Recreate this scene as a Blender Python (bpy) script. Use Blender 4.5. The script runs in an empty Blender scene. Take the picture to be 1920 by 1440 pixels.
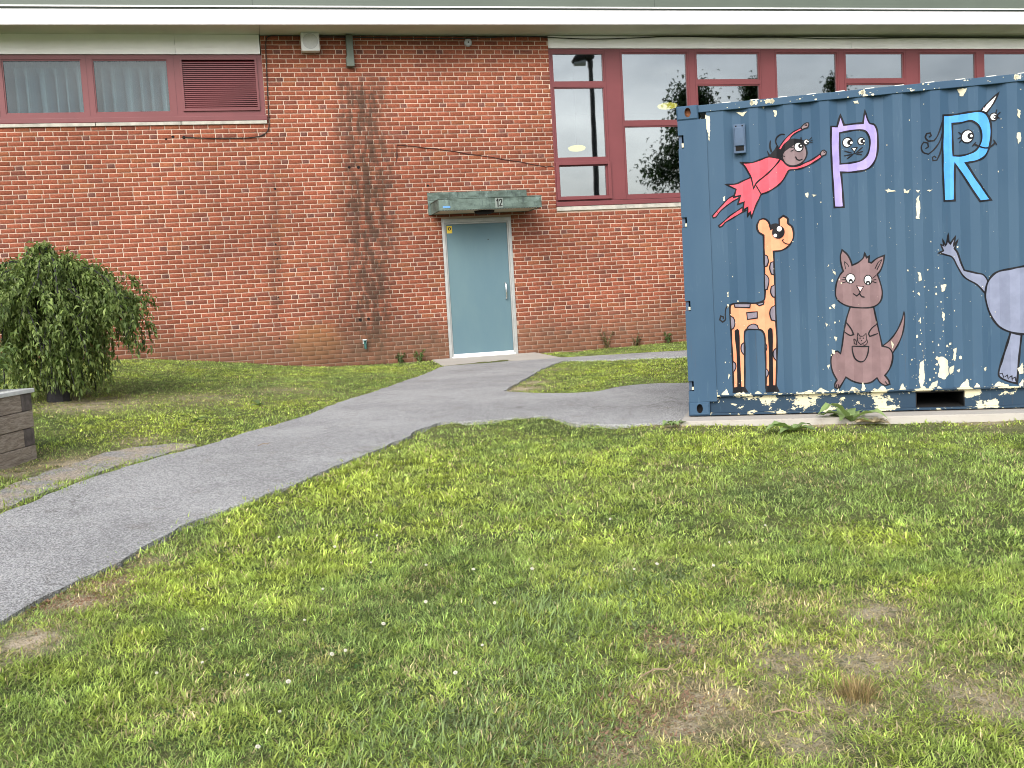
import bpy, bmesh, math, random
import numpy as np
from mathutils import Vector, Matrix
from mathutils.geometry import tessellate_polygon

random.seed(7); RNG = np.random.default_rng(7)
S = bpy.context.scene; COL = S.collection

# ------------------------------------------------------------------ camera, sky, sun
CZ = 1.55; D = 16.165
cam = bpy.data.objects.new('camera', bpy.data.cameras.new('camera')); COL.objects.link(cam)
rt = Vector((0.9688259, -0.2412454, -0.0563649)); up = Vector((0.075125, 0.0692792, 0.9947646)); fw = Vector((0.2360775, 0.967988, -0.085243))
cam.matrix_world = Matrix(((rt.x, up.x, -fw.x, 0), (rt.y, up.y, -fw.y, -D), (rt.z, up.z, -fw.z, CZ), (0, 0, 0, 1)))
cam.data.sensor_width = 36; cam.data.lens = 1941 / 1920 * 36; cam.data.clip_start = 0.05; cam.data.clip_end = 2000
S.camera = cam
SUN_EL, SUN_AZ = math.radians(35), math.radians(205)      # azimuth clockwise from +Y: high behind the viewer, a little left
w = bpy.data.worlds.new('World'); S.world = w; w.use_nodes = True
nt = w.node_tree; nt.nodes.clear()
def wn(t, **k):
    n = nt.nodes.new(t)
    for a, b in k.items(): setattr(n, a, b)
    return n
sky = wn('ShaderNodeTexSky', sky_type='NISHITA', sun_disc=False, sun_elevation=SUN_EL, sun_rotation=SUN_AZ, dust_density=3.0)
hs = wn('ShaderNodeHueSaturation'); hs.inputs['Saturation'].default_value = 0.30
nt.links.new(sky.outputs[0], hs.inputs['Color'])
tc = wn('ShaderNodeTexCoord'); mp = wn('ShaderNodeMapping'); mp.inputs['Scale'].default_value = (1, 1, 2.6)
nz = wn('ShaderNodeTexNoise'); nz.inputs['Scale'].default_value = 2.2; nz.inputs['Detail'].default_value = 6; nz.inputs['Roughness'].default_value = .55
cr = wn('ShaderNodeValToRGB'); cr.color_ramp.elements[0].position = .36; cr.color_ramp.elements[1].position = .66
cr.color_ramp.elements[0].color = (.62, .66, .72, 1); cr.color_ramp.elements[1].color = (1.9, 1.85, 1.8, 1)
mx = wn('ShaderNodeMix', data_type='RGBA', blend_type='MULTIPLY'); mx.inputs['Factor'].default_value = 1
bg = wn('ShaderNodeBackground'); bg.inputs['Strength'].default_value = 0.15
out = wn('ShaderNodeOutputWorld')
nt.links.new(tc.outputs['Generated'], mp.inputs[0]); nt.links.new(mp.outputs[0], nz.inputs['Vector']); nt.links.new(nz.outputs[0], cr.inputs[0])
nt.links.new(hs.outputs[0], mx.inputs[6]); nt.links.new(cr.outputs[0], mx.inputs[7]); nt.links.new(mx.outputs[2], bg.inputs[0]); nt.links.new(bg.outputs[0], out.inputs[0])
sl = bpy.data.lights.new('sun', 'SUN'); sl.energy = 1.5; sl.angle = math.radians(32); sl.color = (1, .95, .88)
so = bpy.data.objects.new('sun', sl); COL.objects.link(so)
sd = Vector((math.sin(SUN_AZ) * math.cos(SUN_EL), math.cos(SUN_AZ) * math.cos(SUN_EL), math.sin(SUN_EL)))
so.rotation_euler = sd.to_track_quat('Z', 'Y').to_euler(); so.location = (0, -30, 30)
vs = S.view_settings; vs.view_transform = 'Standard'; vs.look = 'None'; vs.gamma = 1; vs.exposure = 0.58; vs.use_curve_mapping = False
try: S.cycles.filter_width = 1.0
except Exception: pass

# ------------------------------------------------------------------ helpers
def tag(o, label=None, cat=None, group=None, kind=None):
    if label: o['label'] = label
    if cat: o['category'] = cat
    if group: o['group'] = group
    if kind: o['kind'] = kind
    return o
def empty(name, loc, rz=0, label=None, cat=None, group=None):
    o = bpy.data.objects.new(name, None); COL.objects.link(o); o.location = loc; o.rotation_euler = (0, 0, rz); o.empty_display_size = .2
    return tag(o, label, cat, group)
class MB:
    def __init__(s): s.v = []; s.f = []; s.m = []
    def face(s, pts, m=0):
        b = len(s.v); s.v += [tuple(p) for p in pts]; s.f.append(list(range(b, b + len(pts)))); s.m.append(m)
    def box(s, a, b, m=0, bev=0):
        x0, y0, z0 = a; x1, y1, z1 = b
        if bev:
            bm = bmesh.new(); bmesh.ops.create_cube(bm, size=1)
            for v in bm.verts: v.co = Vector(((x0 + x1) / 2 + v.co.x * (x1 - x0), (y0 + y1) / 2 + v.co.y * (y1 - y0), (z0 + z1) / 2 + v.co.z * (z1 - z0)))
            bmesh.ops.bevel(bm, geom=bm.edges[:], offset=bev, segments=2, affect='EDGES', profile=.6)
            s.addbm(bm, m); return s
        k = len(s.v); s.v += [(x0, y0, z0), (x1, y0, z0), (x1, y1, z0), (x0, y1, z0), (x0, y0, z1), (x1, y0, z1), (x1, y1, z1), (x0, y1, z1)]
        for q in ((0, 3, 2, 1), (4, 5, 6, 7), (0, 1, 5, 4), (1, 2, 6, 5), (2, 3, 7, 6), (3, 0, 4, 7)):
            s.f.append([k + i for i in q]); s.m.append(m)
        return s
    def addbm(s, bm, m=0):
        bm.verts.index_update(); k = len(s.v); s.v += [tuple(v.co) for v in bm.verts]
        for f in bm.faces: s.f.append([k + v.index for v in f.verts]); s.m.append(m)
        bm.free()
    def tube(s, pts, r, n=8, m=0, cap=True):
        pts = [Vector(p) for p in pts]; k = len(s.v); rr = r if hasattr(r, '__len__') else [r] * len(pts)
        for i, p in enumerate(pts):
            t = (pts[min(i + 1, len(pts) - 1)] - pts[max(i - 1, 0)]).normalized()
            a = t.orthogonal().normalized() if i == 0 else (pa - t * pa.dot(t)).normalized()
            pa = a; b = t.cross(a)
            for j in range(n):
                q = 2 * math.pi * j / n; s.v.append(tuple(p + (a * math.cos(q) + b * math.sin(q)) * rr[i]))
        for i in range(len(pts) - 1):
            for j in range(n):
                s.f.append([k + i * n + j, k + i * n + (j + 1) % n, k + (i + 1) * n + (j + 1) % n, k + (i + 1) * n + j]); s.m.append(m)
        if cap:
            s.f.append([k + j for j in range(n)][::-1]); s.m.append(m)
            e = k + (len(pts) - 1) * n; s.f.append([e + j for j in range(n)]); s.m.append(m)
        return s
    def lathe(s, c, ax, prof, n=20, m=0):
        c = Vector(c); ax = Vector(ax).normalized(); a = ax.orthogonal().normalized(); b = ax.cross(a); k = len(s.v)
        for d, r in prof:
            for j in range(n):
                q = 2 * math.pi * j / n; s.v.append(tuple(c + ax * d + (a * math.cos(q) + b * math.sin(q)) * max(r, 1e-4)))
        for i in range(len(prof) - 1):
            for j in range(n):
                s.f.append([k + i * n + j, k + i * n + (j + 1) % n, k + (i + 1) * n + (j + 1) % n, k + (i + 1) * n + j]); s.m.append(m)
        s.f.append([k + j for j in range(n)][::-1]); s.m.append(m); e = k + (len(prof) - 1) * n; s.f.append([e + j for j in range(n)]); s.m.append(m)
        return s
    def build(s, name, mats, parent=None, smooth=False):
        me = bpy.data.meshes.new(name); me.from_pydata(s.v, [], s.f)
        for x in (mats if isinstance(mats, (list, tuple)) else [mats]): me.materials.append(x)
        me.polygons.foreach_set('material_index', s.m)
        if smooth:
            me.polygons.foreach_set('use_smooth', [True] * len(s.f)); me.set_sharp_from_angle(angle=math.radians(35))
        me.update(); o = bpy.data.objects.new(name, me); COL.objects.link(o)
        if parent: o.parent = parent
        return o
def bigmesh(name, V, quads, tris, mat, col=None, parent=None):
    """numpy mesh; quads (n,4), tris (m,3); col per vertex rgb"""
    me = bpy.data.meshes.new(name); nq, ntr = len(quads), len(tris)
    me.vertices.add(len(V)); me.vertices.foreach_set('co', np.ascontiguousarray(V, dtype=np.float32).ravel())
    me.loops.add(nq * 4 + ntr * 3); me.loops.foreach_set('vertex_index', np.concatenate([np.asarray(quads).ravel(), np.asarray(tris).ravel()]).astype(np.int32))
    me.polygons.add(nq + ntr)
    st = np.concatenate([np.arange(nq) * 4, nq * 4 + np.arange(ntr) * 3]).astype(np.int32); me.polygons.foreach_set('loop_start', st)
    if col is not None:
        a = me.color_attributes.new('Col', 'FLOAT_COLOR', 'POINT'); a.data.foreach_set('color', np.concatenate([col, np.ones((len(col), 1))], 1).astype(np.float32).ravel())
    me.update(calc_edges=True); me.validate(); me.materials.append(mat)
    o = bpy.data.objects.new(name, me); COL.objects.link(o)
    if parent: o.parent = parent
    return o

# ------------------------------------------------------------------ materials
class N:
    def __init__(s, name, rough=.6, spec=.5):
        s.mat = bpy.data.materials.new(name); s.mat.use_nodes = True; s.t = s.mat.node_tree; s.b = s.t.nodes['Principled BSDF']
        s.b.inputs['Roughness'].default_value = rough; s.b.inputs['Specular IOR Level'].default_value = spec
        s._pos = None
    def n(s, t, **k):
        x = s.t.nodes.new(t)
        for a, b in k.items(): setattr(x, a, b)
        return x
    def put(s, sock, v):
        if hasattr(v, 'is_output'): s.t.links.new(v, sock)
        else:
            if hasattr(sock.default_value, '__len__') and not hasattr(v, '__len__'): v = (v,) * len(sock.default_value)
            if hasattr(v, '__len__') and len(v) == 3 and len(sock.default_value) == 4: v = tuple(v) + (1,)
            sock.default_value = v
    def m(s, op, a, b=0., c=None, clamp=False):
        x = s.n('ShaderNodeMath', operation=op, use_clamp=clamp); s.put(x.inputs[0], a); s.put(x.inputs[1], b)
        if c is not None: s.put(x.inputs[2], c)
        return x.outputs[0]
    def pos(s, obj=False):
        if obj: return s.n('ShaderNodeTexCoord').outputs['Object']
        if s._pos is None: s._pos = s.n('ShaderNodeNewGeometry').outputs['Position']
        return s._pos
    def xyz(s, v):
        x = s.n('ShaderNodeSeparateXYZ'); s.t.links.new(v, x.inputs[0]); return x.outputs
    def mapv(s, v, sc=(1, 1, 1), loc=(0, 0, 0), rot=(0, 0, 0)):
        x = s.n('ShaderNodeMapping'); s.t.links.new(v, x.inputs[0]); x.inputs['Scale'].default_value = sc; x.inputs['Location'].default_value = loc; x.inputs['Rotation'].default_value = rot; return x.outputs[0]
    def noise(s, scale, detail=4, rough=.5, v=None, dist=0):
        x = s.n('ShaderNodeTexNoise'); s.t.links.new(v if v is not None else s.pos(), x.inputs['Vector']); x.inputs['Scale'].default_value = scale; x.inputs['Detail'].default_value = detail
        x.inputs['Roughness'].default_value = rough; x.inputs['Distortion'].default_value = dist; return x.outputs[0]
    def vor(s, scale, v=None, out='Distance'):
        x = s.n('ShaderNodeTexVoronoi'); s.t.links.new(v if v is not None else s.pos(), x.inputs['Vector']); x.inputs['Scale'].default_value = scale; return x.outputs[out]
    def ss(s, v, lo, hi, a=0., b=1.):
        x = s.n('ShaderNodeMapRange', interpolation_type='SMOOTHSTEP'); s.put(x.inputs[0], v); s.put(x.inputs[1], lo); s.put(x.inputs[2], hi); s.put(x.inputs[3], a); s.put(x.inputs[4], b); return x.outputs[0]
    def mix(s, f, a, b, mode='MIX'):
        x = s.n('ShaderNodeMix', data_type='RGBA', blend_type=mode); s.put(x.inputs[0], f); s.put(x.inputs[6], a); s.put(x.inputs[7], b); return x.outputs[2]
    def attr(s, name='Col'):
        return s.n('ShaderNodeAttribute', attribute_name=name).outputs['Color']
    def color(s, c): s.put(s.b.inputs['Base Color'], c); return s
    def bump(s, h, strength=.3, dist=.01):
        x = s.n('ShaderNodeBump'); x.inputs['Strength'].default_value = strength; x.inputs['Distance'].default_value = dist; s.t.links.new(h, x.inputs['Height']); s.t.links.new(x.outputs[0], s.b.inputs['Normal']); return s
def plain(name, c, rough=.6, var=.12, scale=6, spec=.4, metal=0, obj=True, bump=0):
    a = N(name, rough, spec); p = a.pos(obj); f = a.noise(scale, 5, .6, p)
    k = a.ss(f, .3, .7, 1 - var, 1 + var); a.color(a.mix(1, c, k, 'MULTIPLY')); a.b.inputs['Metallic'].default_value = metal
    if bump: a.bump(a.noise(scale * 12, 3, .6, p), bump, .004)
    return a.mat

M = {}
M['white_trim'] = plain('white_trim', (.85, .86, .86), .45, .03, 1.5)
M['frieze'] = plain('frieze_panel', (.88, .88, .87), .5, .05, 1.2)
M['soffit'] = plain('soffit_panel', (.52, .55, .45), .7, .12, .9)
M['green_metal'] = plain('green_metal', (.105, .128, .104), .5, .06, 1.0)
M['dark_gap'] = plain('dark_gap', (.05, .06, .055), .7)
M['maroon'] = plain('maroon_metal', (.165, .043, .047), .42, .08, 1.6)
M['maroon_dark'] = plain('maroon_shade_and_seam', (.115, .025, .03), .42, .08, 1.6)
M['sill'] = plain('sill_stone', (.42, .40, .35), .8, .18, 9, bump=.3)
M['alu'] = plain('aluminium', (.40, .41, .40), .42, .1, 5, .5, .25)
M['steel'] = plain('steel', (.7, .7, .7), .25, .04, 8, .5, .9)
M['black'] = plain('black_rubber', (.012, .012, .014), .5)
M['cable'] = plain('cable', (.02, .018, .018), .55)
M['white_plastic'] = plain('white_plastic', (.66, .67, .66), .4, .04)
M['grey_plastic'] = plain('grey_plastic', (.42, .44, .47), .45, .05)
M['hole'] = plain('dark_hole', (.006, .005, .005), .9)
M['room'] = plain('room_wall', (.20, .20, .19), .85, .1, .8)
M['curtain'] = plain('curtain_cloth', (.50, .64, .74), .9, .05, 3)
M['rust'] = plain('rust', (.22, .09, .04), .9, .4, 30)
M['yellow'] = plain('yellow_sticker', (.75, .55, .06), .5, .05)
M['tape'] = plain('blue_tape', (.12, .30, .75), .6, .05)
M['pipe_green'] = plain('tap_green', (.03, .10, .09), .4, .2, 30)
M['num'] = plain('number_black', (.02, .022, .02), .6)
M['numplate'] = plain('number_plate', (.20, .235, .21), .6, .1, 14)

def stains(a, base, mort=False):
    """water stains, moss and dirt with shapes of their own, on the brickwork"""
    x, y, z = a.xyz(a.pos())
    n1 = a.noise(1.7, 5, .6); n2 = a.noise(9, 5, .65, a.mapv(a.pos(), (1, 1, .35)))
    jit = a.m('ADD', a.m('MULTIPLY', a.m('SUBTRACT', n1, .5), 1.3), a.m('MULTIPLY', a.m('SUBTRACT', a.noise(6.5, 4, .6), .5), 1.2))
    def strip(c0, slope, hw, z0, z1, zs, amt):
        c = a.m('ADD', c0, a.m('MULTIPLY', a.m('SUBTRACT', z, 3.), slope))
        d = a.m('ABSOLUTE', a.m('ADD', a.m('SUBTRACT', x, c), a.m('MULTIPLY', jit, hw)))
        k = a.ss(d, hw * .25, hw * 1.25, 1, 0)
        k = a.m('MULTIPLY', k, a.ss(z, z0, z0 + zs, 0, 1)); k = a.m('MULTIPLY', k, a.ss(z, z1 - zs, z1, 1, 0))
        return a.m('MULTIPLY', k, a.m('MULTIPLY', a.ss(n2, .38, .58, .28, 1), amt), clamp=True)
    s1 = strip(1.82, .03, .46, -.4, 5.15, .35, .92); s2 = strip(.40, .02, .12, .9, 3.95, .8, .5); s3 = strip(1.6, .02, .8, -.5, 3.2, 1.2, .5)
    s4 = strip(-1.35, 0, .2, .9, 2.3, .6, .25); s5 = strip(2.7, .0, .35, .2, 1.3, .35, .7)
    k = a.m('MAXIMUM', a.m('MAXIMUM', s1, s2), a.m('MAXIMUM', s3, a.m('MAXIMUM', s4, s5)))
    c = a.mix(a.m('MULTIPLY', k, .86), base, (.045, .032, .023))
    # orange run near the ground and brown dirt splash along the base
    dx = a.m('SUBTRACT', x, .88); dz = a.m('SUBTRACT', z, .98)
    o = a.m('SQRT', a.m('ADD', a.m('MULTIPLY', dx, dx), a.m('MULTIPLY', a.m('MULTIPLY', dz, dz), 1.6)))
    o = a.m('MULTIPLY', a.ss(a.m('ADD', o, a.m('MULTIPLY', jit, .25)), .15, .55, 1, 0), .55); c = a.mix(o, c, (.30, .14, .045))
    zz = a.m('ADD', z, a.m('MULTIPLY', jit, .35)); d = a.m('MULTIPLY', a.ss(zz, .75, 1.45, 1, 0), .62)
    c = a.mix(d, c, (.145, .085, .052))
    big = a.ss(a.noise(.55, 3, .5), .35, .65, .86, 1.1)
    return a.mix(1, c, big, 'MULTIPLY')
a = N('brick', .85, .25); base = a.mix(1, a.attr(), a.ss(a.noise(38, 5, .65), .3, .7, .72, 1.25), 'MULTIPLY'); a.color(stains(a, base)); a.bump(a.noise(160, 4, .7), .35, .003); M['brick'] = a.mat
a = N('mortar', .95, .1); a.color(stains(a, a.mix(a.noise(24, 4, .6), (.50, .375, .29), (.62, .49, .395)))); a.bump(a.noise(300, 3, .7), .4, .003); M['mortar'] = a.mat

a = N('asphalt', .92, .2)
v = a.vor(150, None, 'Color'); vv = a.n('ShaderNodeRGBToBW'); a.t.links.new(v, vv.inputs[0]); fine = a.ss(a.noise(150, 3, .8), .35, .65, .62, 1.42)
agg = a.ss(vv.outputs[0], .2, .8, .62, 1.45); base = a.mix(a.ss(a.noise(1.1, 5, .6), .35, .68), (.290, .292, .296), (.370, .372, .375))
base = a.mix(1, base, agg, 'MULTIPLY'); base = a.mix(1, base, fine, 'MULTIPLY')
base = a.mix(a.m('MULTIPLY', a.ss(a.noise(5, 5, .6), .56, .70), .25), base, (.17, .14, .10)); wv = a.n('ShaderNodeVectorMath', operation='ADD'); nn_ = a.n('ShaderNodeTexNoise'); a.t.links.new(a.pos(), nn_.inputs['Vector']); nn_.inputs['Scale'].default_value = 2.5; nn_.inputs['Detail'].default_value = 5; a.t.links.new(a.pos(), wv.inputs[0]); a.t.links.new(nn_.outputs['Color'], wv.inputs[1])
vc = a.n('ShaderNodeTexVoronoi', feature='DISTANCE_TO_EDGE'); vc.inputs['Scale'].default_value = .62; a.t.links.new(wv.outputs[0], vc.inputs['Vector'])
ck = a.m('MULTIPLY', a.ss(vc.outputs['Distance'], .002, .008, 1, 0), a.ss(a.noise(.9, 2, .5), .50, .58)); base = a.mix(a.m('MULTIPLY', ck, .45), base, (.07, .065, .055))
base = a.mix(a.ss(a.noise(.8, 6, .7, a.mapv(a.pos(), (1, 1, 1), (4, 9, 0))), .52, .62, 0, .18), base, (.18, .18, .18)); base = a.mix(a.m('MULTIPLY', a.ss(vv.outputs[0], .74, .86), .7), base, (.50, .49, .47))
a.color(base); a.bump(a.m('ADD', vv.outputs[0], a.noise(180, 3, .8)), .7, .006); M['asphalt'] = a.mat
a = N('gravel', .95, .15); v = a.vor(130, None, 'Color'); vv = a.n('ShaderNodeRGBToBW'); a.t.links.new(v, vv.inputs[0])
base = a.mix(a.ss(a.noise(4, 5, .6), .4, .62), (.36, .31, .25), (.29, .285, .275)); a.color(a.mix(1, base, a.ss(vv.outputs[0], .2, .8, .6, 1.4), 'MULTIPLY')); a.bump(vv.outputs[0], .8, .01); M['gravel'] = a.mat
a = N('concrete', .9, .2); base = a.mix(a.noise(3, 6, .6), (.36, .335, .30), (.50, .47, .425)); base = a.mix(a.ss(a.noise(11, 6, .7), .55, .75, 0, .5), base, (.25, .21, .17)); a.color(base); a.bump(a.noise(90, 4, .7), .3, .004); M['concrete'] = a.mat
a = N('soil', .95, .1); base = a.mix(a.ss(a.noise(1.3, 5, .6), .38, .62), (.075, .100, .034), (.135, .145, .060)); base = a.mix(1, base, a.ss(a.noise(45, 5, .75), .3, .7, .55, 1.5), 'MULTIPLY'); grit = a.ss(a.vor(110), .1, .6, .55, 1.25)
base = a.mix(a.m('MULTIPLY', a.xyz(a.attr('bare'))[0], a.ss(a.noise(9, 5, .7), .3, .55)), base, a.mix(a.noise(30, 5, .7), (.42, .34, .245), (.70, .60, .48))); base = a.mix(1, base, grit, 'MULTIPLY'); a.color(base); a.bump(a.noise(60, 5, .8), .9, .02); M['soil'] = a.mat

def leafmat(name, trans=.35, rough=.5):
    a = N(name, rough, .25); a.color(a.attr()); tr = a.n('ShaderNodeBsdfTranslucent'); a.t.links.new(a.mix(1, a.attr(), (1.3, 1.35, .8), 'MULTIPLY'), tr.inputs[0])
    mxs = a.n('ShaderNodeMixShader'); mxs.inputs[0].default_value = trans; o = a.t.nodes['Material Output']
    a.t.links.new(a.b.outputs[0], mxs.inputs[1]); a.t.links.new(tr.outputs[0], mxs.inputs[2]); a.t.links.new(mxs.outputs[0], o.inputs[0]); return a.mat
M['grass'] = leafmat('grass_blade', .32, .55); M['leaf'] = leafmat('leaf', .28, .42)
M['bark'] = plain('bark', (.028, .027, .030), .9, .3, 20, bump=.6)
a = N('old_timber', .9, .15); g = a.mapv(a.pos(True), (1.2, 1.2, 9)); gr = a.noise(7, 6, .7, g, 1.2); base = a.mix(a.ss(gr, .35, .65), (.22, .175, .140), (.42, .36, .30)); base = a.mix(a.ss(a.noise(22, 4, .6, a.mapv(a.pos(True), (1, 1, 14))), .6, .7, 0, .7), base, (.05, .04, .035)); a.color(base); a.bump(gr, .5, .006); M['timber'] = a.mat
M['endgrain'] = plain('timber_end', (.125, .105, .098), .9, .35, 14, bump=.5)
M['cap'] = plain('white_cap', (.62, .63, .62), .5, .1, 8)
a = N('copper_patina', .7, .3); base = a.mix(a.ss(a.noise(3.5, 6, .65, a.mapv(a.pos(), (1, 1, 2.2))), .35, .62), (.055, .078, .064), (.135, .185, .160)); base = a.mix(a.ss(a.noise(12, 6, .7, a.mapv(a.pos(), (2, 2, .5))), .5, .68, 0, .75), base, (.035, .05, .05)); base = a.mix(a.ss(a.noise(5, 5, .7, a.mapv(a.pos(), (1, 1, 1), (3, 1, 7))), .58, .7, 0, .6), base, (.22, .29, .27)); a.color(base); M['patina'] = a.mat
a = N('door_paint', .5, .35); base = a.mix(a.ss(a.noise(1.5, 5, .6, a.mapv(a.pos(), (1, 1, .4))), .3, .7), (.098, .172, .208), (.120, .198, .220)); base = a.mix(a.ss(a.noise(14, 5, .7, a.mapv(a.pos(), (1, 1, .25))), .6, .75, 0, .3), base, (.10, .17, .205)); a.color(base); M['door'] = a.mat
M['lightwood'] = plain('canopy_underside', (.50, .44, .34), .7, .1, 4)

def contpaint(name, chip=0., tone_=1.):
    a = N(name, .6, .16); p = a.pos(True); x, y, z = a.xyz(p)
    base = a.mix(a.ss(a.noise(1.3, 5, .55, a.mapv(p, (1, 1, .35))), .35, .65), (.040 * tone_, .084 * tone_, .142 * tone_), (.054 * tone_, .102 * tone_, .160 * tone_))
    base = a.mix(a.ss(a.noise(20, 6, .7, a.mapv(p, (1, 1, .12))), .58, .72, 0, .30), base, (.10, .16, .22))
    base = a.mix(a.m('MULTIPLY', a.ss(a.noise(16, 6, .75, a.mapv(p, (1, 1, .06), (2, 0, 5))), .60, .72), a.ss(z, .1, 1.3, .5, .08)), base, (.10, .060, .035))
    if chip:
        sp = a.noise(6.5, 6, .66, a.mapv(p, (1, 1, 1.5), (5.3, 0, 1.7))); k = a.ss(sp, .60 - chip, .612 - chip)
        inner = a.ss(a.noise(26, 5, .7, p), .60, .64); cream = a.mix(a.m('MULTIPLY', inner, .75), a.mix(a.noise(5, 4, .6, p), (.60, .54, .34), (.68, .64, .47)), (.20, .13, .07))
        base = a.mix(k, base, cream)
        a.bump(k, .25, -.002)
    a.color(base); return a.mat
M['blue'] = contpaint('blue_container_paint'); M['blue_chip_shaded'] = contpaint('chipped_shaded_container_paint', .072, .55); M['blue_few'] = contpaint('worn_container_paint', -.09)  # rail paint: real chips, base darkened to put the recess shade into the colour
M['roof_white'] = plain('container_roof_paint', (.74, .74, .66), .5, .1, 4)
M['vent'] = plain('vent_blue', (.045, .085, .15), .5, .15, 10)
for n, c in dict(red=(.82, .10, .135), skin=(.215, .155, .165), white=(.82, .82, .80), black=(.010, .010, .013), lavender=(.36, .30, .60), pink=(.85, .55, .55), sky_blue=(.085, .34, .80), orange=(.86, .315, .175), grey_paint=(.225, .20, .245), kangaroo_brown=(.215, .140, .145), elephant_grey=(.215, .24, .335), chip=(.66, .62, .46)).items():
    M['p_' + n] = plain('paint_' + n, c, .6, .10, 9, .2)

def glass(name, refl=.2, tint=.55, edge=.5):
    a = N(name); t = a.t; o = t.nodes['Material Output']; g = a.n('ShaderNodeBsdfGlossy'); g.inputs['Roughness'].default_value = .015; g.inputs['Color'].default_value = (.92, .97, 1, 1)
    tr = a.n('ShaderNodeBsdfTransparent'); tr.inputs[0].default_value = (tint * .92, tint, tint, 1); lw = a.n('ShaderNodeLayerWeight'); lw.inputs[0].default_value = .35
    f = a.m('MULTIPLY_ADD', lw.outputs['Facing'], edge, refl, clamp=True); mxs = a.n('ShaderNodeMixShader'); t.links.new(f, mxs.inputs[0]); t.links.new(tr.outputs[0], mxs.inputs[1]); t.links.new(g.outputs[0], mxs.inputs[2])
    b = a.n('ShaderNodeBump'); b.inputs['Strength'].default_value = .02; b.inputs['Distance'].default_value = .02; t.links.new(a.noise(1.6, 1, .4), b.inputs['Height']); t.links.new(b.outputs[0], g.inputs['Normal'])
    t.links.new(mxs.outputs[0], o.inputs[0]); return a.mat
M['glass'] = glass('window_glass', .22, .6); M['glass_light'] = glass('curtained_glass', .035, .62, .12)
a = N('lamp_glow'); a.color((1, .8, .3)); a.b.inputs['Emission Color'].default_value = (1, .80, .12, 1); a.b.inputs['Emission Strength'].default_value = 1.8; M['glow'] = a.mat

# ------------------------------------------------------------------ terrain
G = np.array([(0,-16.2,0),(-4,-16.2,.06),(4,-16.2,-.03),(8.5,-16.2,-.05),(3.3,-8.3,.385),(5.6,-9.3,.375),(8.9,-11.2,.36),(1.2,-9.0,.36),
(-1.8,-9,.46),(-5,-9.5,.52),(-9,-10,.6),(-2,0,.93),(-.65,0,.815),(.9,0,.615),(2.2,0,.59),(3.5,0,.6),(4.9,0,.575),(7,0,.62),(12,0,.62),(17,0,.6),(-6,0,1.02),(-10,0,1.05),
(-1.5,-4,.72),(1.5,-3.5,.53),(5,-3.5,.52),(9,-4,.52),(3,2,.6),(12,2,.6),(-6,2,1.02)], float)
def _U(r2): return np.where(r2 > 1e-12, r2 * np.log(np.maximum(r2, 1e-12)), 0)
_n = len(G); _A = np.zeros((_n + 3, _n + 3)); _A[:_n, :_n] = _U(((G[:, None, :2] - G[None, :, :2]) ** 2).sum(-1)) + np.eye(_n) * .5
_P = np.c_[np.ones(_n), G[:, :2]]; _A[:_n, _n:] = _P; _A[_n:, :_n] = _P.T; WT = np.linalg.solve(_A, np.r_[G[:, 2], 0, 0, 0])
def ground(x, y):
    x = np.clip(np.asarray(x, float), -10, 17); y = np.clip(np.asarray(y, float), -16.5, 2)
    return _U((x[..., None] - G[:, 0]) ** 2 + (y[..., None] - G[:, 1]) ** 2) @ WT[:-3] + WT[-3] + WT[-2] * x + WT[-1] * y
def gz(x, y): return float(ground(x, y))
_lat = np.random.default_rng(3).random((8, 64, 64))
def vnoise(x, y, scale, oct=3, seed=0):
    r = np.zeros(np.shape(x)); amp = 1; tot = 0
    for o in range(oct):
        X = np.asarray(x) * scale + 17.3 * seed + 5.1 * o; Y = np.asarray(y) * scale + 7.7 * seed + 3.3 * o; xi = np.floor(X).astype(int); yi = np.floor(Y).astype(int); fx = X - xi; fy = Y - yi
        fx = fx * fx * (3 - 2 * fx); fy = fy * fy * (3 - 2 * fy); L = _lat[(seed + o) % 8]
        g = lambda i, j: L[i % 64, j % 64]
        r += amp * ((g(xi, yi) * (1 - fx) + g(xi + 1, yi) * fx) * (1 - fy) + (g(xi, yi + 1) * (1 - fx) + g(xi + 1, yi + 1) * fx) * fy); tot += amp; amp *= .5; scale *= 2
    return r / tot
def inpoly(x, y, poly):
    p = np.asarray(poly); r = np.zeros(np.shape(x), bool); j = len(p) - 1
    for i in range(len(p)):
        xi, yi = p[i]; xj, yj = p[j]
        r ^= ((yi > y) != (yj > y)) & (x < (xj - xi) * (y - yi) / (yj - yi + 1e-12) + xi); j = i
    return r

PATH = [(-1.54,-9.57),(-1.33,-9.08),(-1.03,-8.41),(-.66,-7.89),(-.19,-7.16),(.33,-6.37),(.89,-5.06),(1.59,-3.59),(2.21,-2.25),(2.60,-1.32),(4.48,-1.30),(5.17,-1.47),(6.22,-1.8),(9,-2.55),(14,-3.6),(14,-4.5),(9,-3.45),(5.84,-2.67),(4.64,-2.07),(4.28,-1.79),(3.75,-2.66),(3.13,-3.9),(2.59,-5.04),(3.1,-5.58),(3.48,-5.7),(3.75,-5.45),(4.12,-5.31),(4.57,-5.59),(7.2,-6.4),(7.6,-8.2),(3.70,-7.88),(3.26,-8.04),(2.87,-7.93),(2.58,-7.63),(2.57,-7.35),(2.51,-7.05),(2.2,-7.07),(1.8,-7.11),(1.57,-7.0),(1.32,-7.37),(.91,-8.1),(.53,-8.67),(.2,-9.21),(-.08,-9.6),(-.32,-9.93),(-.51,-10.18),(-.67,-10.56),(-.79,-10.85),(-.93,-11.06),(-1.05,-11.29),(-1.13,-11.5),(-1.5,-12.3),(-2.0,-13.4),(-2.7,-15.2),(-4.4,-14.6),(-3.4,-12.6),(-2.3,-10.9)]
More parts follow.
